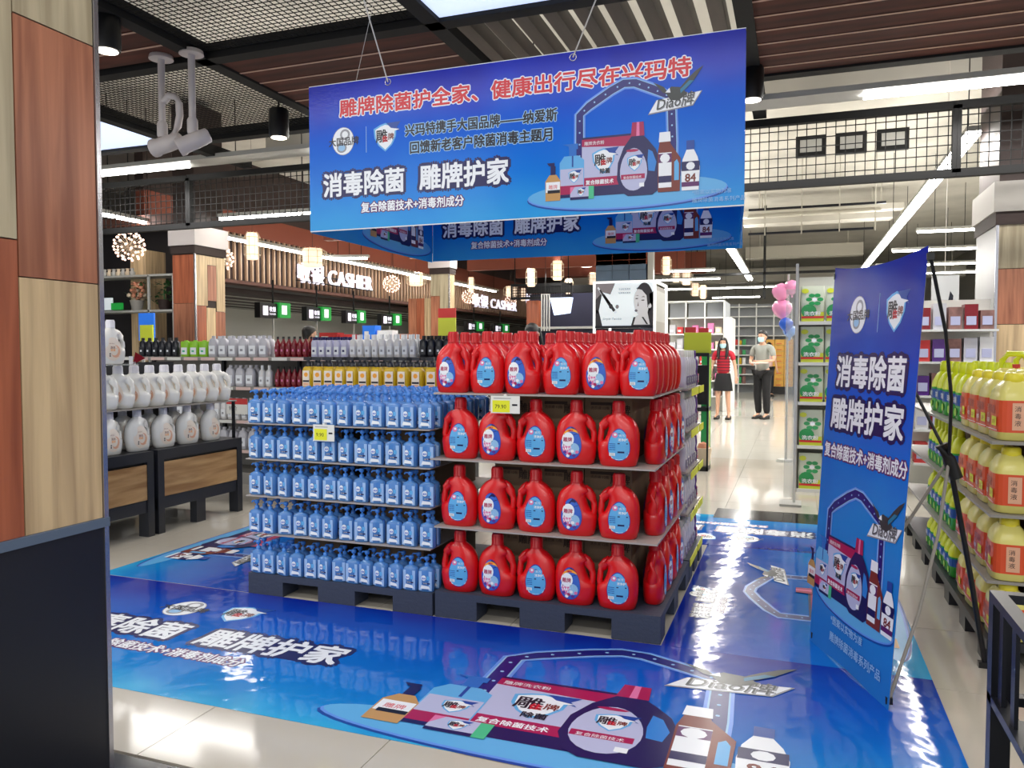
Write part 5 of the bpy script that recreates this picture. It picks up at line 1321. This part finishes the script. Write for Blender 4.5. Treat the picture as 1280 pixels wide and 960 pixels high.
def mk_loop():
    t = thing('handle_jug', '', 'cleaner jug'); MB().sup([(0, 0, .09, .07), (.006, 0, .1, .078), (.2, 0, .1, .078), (.25, 0, .09, .07), (.29, 0, .07, .05)], 'jug_yellow', 18, 4).build('body', t)
    MB().tube([(-.06, 0, .28), (-.055, 0, .33), (-.03, 0, .365), (.035, 0, .365), (.06, 0, .33), (.065, 0, .28)], .016, 'cap_lime', 8).build('handle', t); MB().sup([(.04, 0, .1015, .0795), (.16, 0, .1015, .0795)], 'label_orange', 18, 4, caps=False, smooth=False).build('label', t)
    MB().lathe([(.022, .28), (.022, .31)], 'promo_red', 10, (.0, -.03, 0)).build('cap', t); return t


lj = Kind(mk_loop)
for i, (x, y) in enumerate(((.98, 4.86), (1.21, 4.86), (1.44, 4.86), (1.1, 5.1))):
    x += .12; lj.put('tall yellow jug with big loop handle on the top tier, %s' % ['leftmost', 'second from the left', 'third from the left', 'rearmost'][i], (x, y, YT[3]), 0, 'loop handle jugs')
price_card('yellow price tag hooked on the second board of the yellow jugs', 1.0, 3.752, .885, .12, .07)
price_card('yellow price tag hooked on the third board of the yellow jugs', 1.1, 3.752, .58, .12, .07)

# black cart in the corner
t = thing('metal_cart', 'black metal slatted cart cut off by the lower right corner', 'cart', (.42, 1.1, 0)); w, d, h = .6, .92, .81
for x, y in ((0, 0), (w - .04, 0), (0, d - .04), (w - .04, d - .04)): MB().bb(x, x + .04, y, y + .04, .05, h - .02, 'dark_metal').build('post', t); 
for x, y in ((.02, .02), (w - .02, .02), (.02, d - .02), (w - .02, d - .02)): MB().sphere((x, y, .025), .025, 'black', 8).build('wheel', t)
for z in (h - .02, h - .25): MB().bb(0, .03, 0, d, z, z + .02, 'dark_metal').bb(w - .03, w, 0, d, z, z + .02, 'dark_metal').bb(.03, w - .03, 0, .03, z, z + .02, 'dark_metal').bb(.03, w - .03, d - .03, d, z, z + .02, 'dark_metal').build('rail', t)
sl = MB().bb(.008, .016, 0, .03, h - .23, h - .02, 'dark_metal').mesh('slat')
for i in range(8): put(sl, 'slat', t, (0, .09 + i * .105, 0)); put(sl, 'slat', t, (w - .025, .09 + i * .105, 0))
MB().bb(.03, w - .03, .03, d - .03, h - .3, h - .28, 'bin_metal').build('tray', t)
o = thing('white_bag', 'small white wrapped item lying in the black cart', 'packet', (.60, 1.72, h - .2799)); MB().sup([(0, 0, .07, .1), (.03, 0, .085, .12), (.18, 0, .06, .1), (.24, 0, .02, .04)], 'white', 12, 2.4).build('wrapping', o); MB().lathe([(.02, .238), (.03, .27)], 'white', 8).build('knot', o)

# ducts and hangers under the slab
for i, (x0, x1, y, z, h_, w_, c) in enumerate(((-1.2, 2.0, 17.6, 4.25, .12, .3, 'duct'), (-1.2, 1.95, 19.0, 4.3, .25, .5, 'slab'), (-1.5, 1.8, 25.0, 4.2, .35, .5, 'duct'), (-9, 5.5, 31, 4.0, .5, .6, 'duct'), (-8, 5.5, 10.5, 4.55, .4, .5, 'slab'))):
    tag(MB().bb(x0, x1, y, y + w_, z, z + h_, c).bb(x0 + .4, x0 + .43, y + .1, y + .13, z + h_, 5, 'duct').bb(x1 - .43, x1 - .4, y + .1, y + .13, z + h_, 5, 'duct').build('air_duct'), ['thin pale duct under the concrete ceiling at right', 'thick grey beam just behind the thin pale duct', 'pale duct farther back under the concrete ceiling', 'widest grey duct near the far end of the hall', 'grey beam crossing above the hanging grid fence'][i], 'duct')
t = thing('pipe_rack', 'pale pipes hung in a row under the ceiling right of the banner', 'pipe', (-.9, 15.5, 3.9))
for i in range(4): MB().tube([(0, i * .12, .03 * i), (2.3, i * .12, .03 * i)], .02, 'duct', 6).build('pipe', t)
for x in (.3, .95, 1.6, 2.2): MB().bb(x, x + .02, .1, .12, -.35, 1.1, 'duct').build('hanger', t)
MB().bb(0, 2.2, .3, .36, -.3, -.26, 'dark_metal').bb(0, 2.4, .3, .36, .16, .2, 'dark_metal').build('cable_tray', t)
t = thing('black_beam', 'thin black beam crossing behind the banner stand top', 'beam', (-2.5, 20.5, 3.28)); MB().bb(0, 5.2, 0, .08, 0, .06, 'beam_black').build('bar', t); MB().bb(1.7, 1.76, 0, .05, -.6, 1.7, 'beam_black').build('post', t)
t = thing('wall_window', 'row of three dark framed vents on the grey ceiling void at right', 'vent', (-.05, 12.5, 4.25))
for i in range(3): f = MB().bb(i * .55, i * .55 + .42, 0, .1, 0, .3, 'beam_black').build('frame', t); MB().bb(i * .55 + .06, i * .55 + .36, -.01, .0, .06, .24, 'tray').build('pane', f)


# ------------------------------------------------------------------ people
def skin_obj(name, parent, pts, edges, mat, sub=1, root=0):
    me = bpy.data.meshes.new(name); me.from_pydata([p[0] for p in pts], edges, []); me.materials.append(MT[mat])
    o = put(me, name, parent); o.modifiers.new('Skin', 'SKIN')
    if not me.skin_vertices: me.skin_vertices.new() if hasattr(me.skin_vertices, 'new') else None
    for i, p in enumerate(pts):
        r = p[1] if isinstance(p[1], tuple) else (p[1], p[1]); me.skin_vertices[0].data[i].radius = r; me.skin_vertices[0].data[i].use_root = (i == root)
    o.modifiers['Skin'].use_smooth_shade = True
    sb = o.modifiers.new('Sub', 'SUBSURF'); sb.levels = sub; sb.render_levels = sub
    return o


def person(label, loc, rot, H, shirt, pants, hair, pose, skirt=False, mask=True, female=False):
    t = thing('person', label, 'person', loc, rot, None); k_ = H / 1.7; K = lambda x, y, z: (x * k_, y * k_, z * k_)
    sw_ = .17 if female else .195
    J = {'pel': (0, 0, .93), 'wai': (0, 0, 1.05), 'che': (0, -.01, 1.27), 'nkb': (0, 0, 1.41), 'nk': (0, -.01, 1.47), 'hd': (0, -.02, 1.52)}
    R_ = {'pel': (.125, .1), 'wai': (.11, .085), 'che': (.13, .095), 'nkb': (.07, .06), 'nk': (.045, .045), 'hd': (.05, .05)}
    E = [('pel', 'wai'), ('wai', 'che'), ('che', 'nkb'), ('nkb', 'nk'), ('nk', 'hd')]
    for sg, s2 in (('L', 1), ('R', -1)):
        J['hip' + sg] = (s2 * .09, 0, .88); J['kn' + sg] = (s2 * .10, -.015, .49); J['an' + sg] = (s2 * pose.get('foot', .1), .02, .09); J['toe' + sg] = (s2 * (pose.get('foot', .1) + .02), -.13, .035)
        R_['hip' + sg] = .085; R_['kn' + sg] = .055; R_['an' + sg] = .036; R_['toe' + sg] = (.035, .025)
        J['sh' + sg] = (s2 * sw_, 0, 1.39); R_['sh' + sg] = .05; a = pose['arm' + sg]; J['el' + sg] = a[0]; J['wr' + sg] = a[1]; J['hn' + sg] = a[2]
        R_['el' + sg] = .036; R_['wr' + sg] = .025; R_['hn' + sg] = (.032, .018)
        E += [('pel', 'hip' + sg), ('hip' + sg, 'kn' + sg), ('kn' + sg, 'an' + sg), ('an' + sg, 'toe' + sg), ('nkb', 'sh' + sg), ('sh' + sg, 'el' + sg), ('el' + sg, 'wr' + sg), ('wr' + sg, 'hn' + sg)]
        w_, h_ = Vector(a[1]), Vector(a[2]); d = (h_ - w_).normalized(); sd = d.cross(Vector((0, 1, 0.2))).normalized()
        for f in range(4):
            b_ = h_ + sd * (.024 - .016 * f); J['f%d%s' % (f, sg)] = tuple(b_ + d * .04); J['g%d%s' % (f, sg)] = tuple(b_ + d * (.072 - .006 * abs(f - 1.3)) + Vector((0, -.012, 0)))
            R_['f%d%s' % (f, sg)] = .0085; R_['g%d%s' % (f, sg)] = .007; E += [('hn' + sg, 'f%d%s' % (f, sg)), ('f%d%s' % (f, sg), 'g%d%s' % (f, sg))]
        J['th' + sg] = tuple(w_ + d * .035 + sd * .045 + Vector((0, -.015, 0))); R_['th' + sg] = .009; J['ti' + sg] = tuple(w_ + d * .075 + sd * .05 + Vector((0, -.025, 0))); R_['ti' + sg] = .0075; E += [('wr' + sg, 'th' + sg), ('th' + sg, 'ti' + sg)]
    ks = list(J); sc = lambda r: (r[0] * k_, r[1] * k_) if isinstance(r, tuple) else r * k_
    body = skin_obj('body', t, [(K(*J[n_]), sc(R_[n_])) for n_ in ks], [(ks.index(a), ks.index(b)) for a, b in E], 'skin')
    # head, face, hair
    hm = MB(); q = pose.get('turn', 0); RM = Matrix.Rotation(q, 3, 'Z'); c0 = Vector((0, -.02, 1.60))
    rings = []
    for zz, rx, ry, cy in ((-.115, .028, .03, -.035), (-.10, .045, .05, -.03), (-.07, .06, .075, -.015), (-.03, .07, .088, 0), (.02, .075, .095, .005), (.06, .07, .09, .008), (.09, .052, .07, .01), (.108, .02, .03, .01)):
        rings.append([K(*(RM @ Vector((rx * math.cos(2 * PI * j / 16), cy + ry * math.sin(2 * PI * j / 16), zz)) + c0)) for j in range(16)])
    hm.loft(rings, 'skin')
    nose = [K(*(RM @ Vector(p) + c0)) for p in ((-.012, -.085, -.03), (.012, -.085, -.03), (0, -.112, -.028), (0, -.09, .012))]
    hm.add(nose, [(0, 1, 2), (0, 2, 3), (1, 3, 2)], 'skin')
    for s2 in (-1, 1):
        hm.sphere(K(*(RM @ Vector((s2 * .076, .005, -.01)) + c0)), .018 * k_, 'skin', 6, .03 * k_)
        hm.sphere(K(*(RM @ Vector((s2 * .03, -.083, .012)) + c0)), .011 * k_, 'eye', 6, .007 * k_)
        hm.box(K(*(RM @ Vector((s2 * .03, -.088, .032)) + c0)), (.032, .008, .006), 'hair')
    hm.box(K(*(RM @ Vector((0, -.088, -.065)) + c0)), (.04, .008, .01), 'print_crimson'); hd = hm.build('head', t)
    if mask:
        mm = MB(); g = [[K(*(RM @ Vector((.072 * math.sin(a) * (1 - .25 * (v < -.07)), -.012 - .09 * math.cos(a) - (.012 if abs(v + .045) < .02 else 0), v)) + c0)) for a in (-1.25, -.8, -.4, 0, .4, .8, 1.25)] for v in (-.1, -.07, -.04, -.012)]
        vs = [p for r in g for p in r]; mm.add(vs, [(i * 7 + j, i * 7 + j + 1, (i + 1) * 7 + j + 1, (i + 1) * 7 + j) for i in range(3) for j in range(6)], 'mask', True); mm.build('face_mask', hd)
    hh = MB(); rings = []
    for zz, rx, ry, cy in ((-.06 if hair != 'long' else -.34, .05 if hair != 'long' else .11, .03, .065), (-.02 if hair != 'long' else -.2, .075 if hair != 'long' else .105, .05, .055), (.02, .083, .082, .028), (.06, .08, .098, .014), (.1, .062, .08, .012), (.125, .02, .03, .012)):
        rings.append([K(*(RM @ Vector((rx * math.cos(2 * PI * j / 16), cy + ry * math.sin(2 * PI * j / 16), zz)) + c0)) for j in range(16)])
    hh.loft(rings, 'hair')
    if hair == 'long':
        for s2 in (-1, 1): hh.tube([K(*(RM @ Vector(p) + c0)) for p in ((s2 * .065, -.04, .06), (s2 * .085, -.03, -.02), (s2 * .09, -.05, -.14), (s2 * .085, -.09, -.26), (s2 * .07, -.1, -.34))], [.02, .026, .034, .032, .01], 'hair', 8)
    if hair == 'tail': hh.tube([K(*(RM @ Vector(p) + c0)) for p in ((0, .1, .03), (0, .15, .0), (0, .14, -.14), (0, .12, -.22))], [.025, .03, .03, .01], 'hair', 8)
    hh.build('hair', t)
    # clothes
    st = ['pel', 'wai', 'che', 'nkb', 'shL', 'elL', 'shR', 'elR']; P2 = dict(J)
    for sg in 'LR': P2['el' + sg] = tuple(Vector(J['sh' + sg]).lerp(Vector(J['el' + sg]), pose.get('sleeve', .75)))
    P2['pel'] = (0, 0, .86 if not skirt else .92); P2['nkb'] = (0, 0, 1.40)
    RR = {'pel': (.15, .115), 'wai': (.135, .11), 'che': (.155, .118), 'nkb': (.09, .075), 'shL': .068, 'shR': .068, 'elL': .058, 'elR': .058}
    skin_obj('shirt', t, [(K(*P2[n_]), sc(RR[n_])) for n_ in st], [(0, 1), (1, 2), (2, 3), (3, 4), (4, 5), (3, 6), (6, 7)], shirt)
    if pose.get('stripes'):
        m = MB()
        for z in (1.02, 1.08, 1.14, 1.2, 1.26, 1.32): m.sup([(z * k_, 0, (.152 if z > 1.18 else .142) * k_, .122 * k_), ((z + .018) * k_, 0, (.152 if z > 1.18 else .142) * k_, .122 * k_)], 'stripe_dark', 18, 2.2, caps=False)
        m.build('shirt_stripes', t)
    if skirt: MB().sup([(.60 * k_, 0, .2 * k_, .16 * k_), (.75 * k_, 0, .185 * k_, .15 * k_), (.94 * k_, 0, .15 * k_, .12 * k_), (.97 * k_, 0, .14 * k_, .11 * k_)], pants, 20, 2.2).build('skirt', t)
    else:
        pt = ['pel', 'hipL', 'knL', 'anL', 'hipR', 'knR', 'anR']; P3 = dict(J); P3['pel'] = (0, 0, .95)
        skin_obj('trousers', t, [(K(*P3[n_]), sc({'p': (.14, .11), 'h': .105, 'k': .08, 'a': .066}[n_[0]])) for n_ in pt], [(0, 1), (1, 2), (2, 3), (0, 4), (4, 5), (5, 6)], pants)
    for sg, s2 in (('L', 1), ('R', -1)):
        a, b = J['an' + sg], J['toe' + sg]
        MB().loft([[K(a[0] + s2 * 0 + x * .045, y, z) for x, z in ((-1, 0), (1, 0), (1, hgt), (0, hgt * 1.15), (-1, hgt))] for y, hgt in ((.06, .07), (.0, .08), (-.08, .06), (-.15, .03))], 'shoe').build('shoe', t)
    return t


ARMD = {'armL': ((.24, .02, 1.12), (.27, -.02, .88), (.275, -.04, .82)), 'armR': ((-.24, .02, 1.12), (-.27, -.02, .88), (-.275, -.04, .82))}
person('woman with long black hair and face mask in a red striped shirt and black skirt', (-1.37, 16.17, 0), -.1, 1.62, 'shirt_red', 'cloth_black', 'long', dict(ARMD, stripes=True, sleeve=.6, foot=.12), skirt=True, female=True)
person('man in grey shirt, black trousers and face mask holding a pale paper', (-.63, 16.5, 0), -.55, 1.76, 'shirt_grey', 'cloth_black', 'short',
       {'armL': ((.26, -.02, 1.14), (.1, -.24, 1.12), (.05, -.27, 1.12)), 'armR': ((-.26, -.02, 1.14), (-.12, -.22, 1.08), (-.06, -.26, 1.07)), 'turn': .0, 'foot': .09})
o = thing('paper_sheet', 'pale pink folded paper held by the man in grey', 'paper', (-.70, 16.24, 1.125), .3); MB().bb(-.17, .17, -.08, .08, 0, .012, 'paper_pink').build('sheet', o); MB().bb(-.17, .17, -.08, -.07, .012, .03, 'paper_pink').build('fold', o)
person('woman with ponytail seen from behind in a pinkish top and dark trousers', (-.78, 24.8, 0), PI - .4, 1.62, 'cloth_pink', 'cloth_black', 'tail', dict(ARMD, armL=((.24, -.02, 1.12), (.12, -.22, 1.05), (.1, -.27, 1.05))), mask=False, female=True)
person('shopper with black hair mostly hidden behind the top row of red jugs', (-2.85, 8.5, 0), PI, 1.66, 'shirt_grey', 'cloth_black', 'long', ARMD, female=True)
person('dark-haired shopper behind the back shelving below the checkout boxes', (-6.2, 9.0, 0), 2.6, 1.68, 'cloth_black', 'cloth_black', 'short', ARMD)
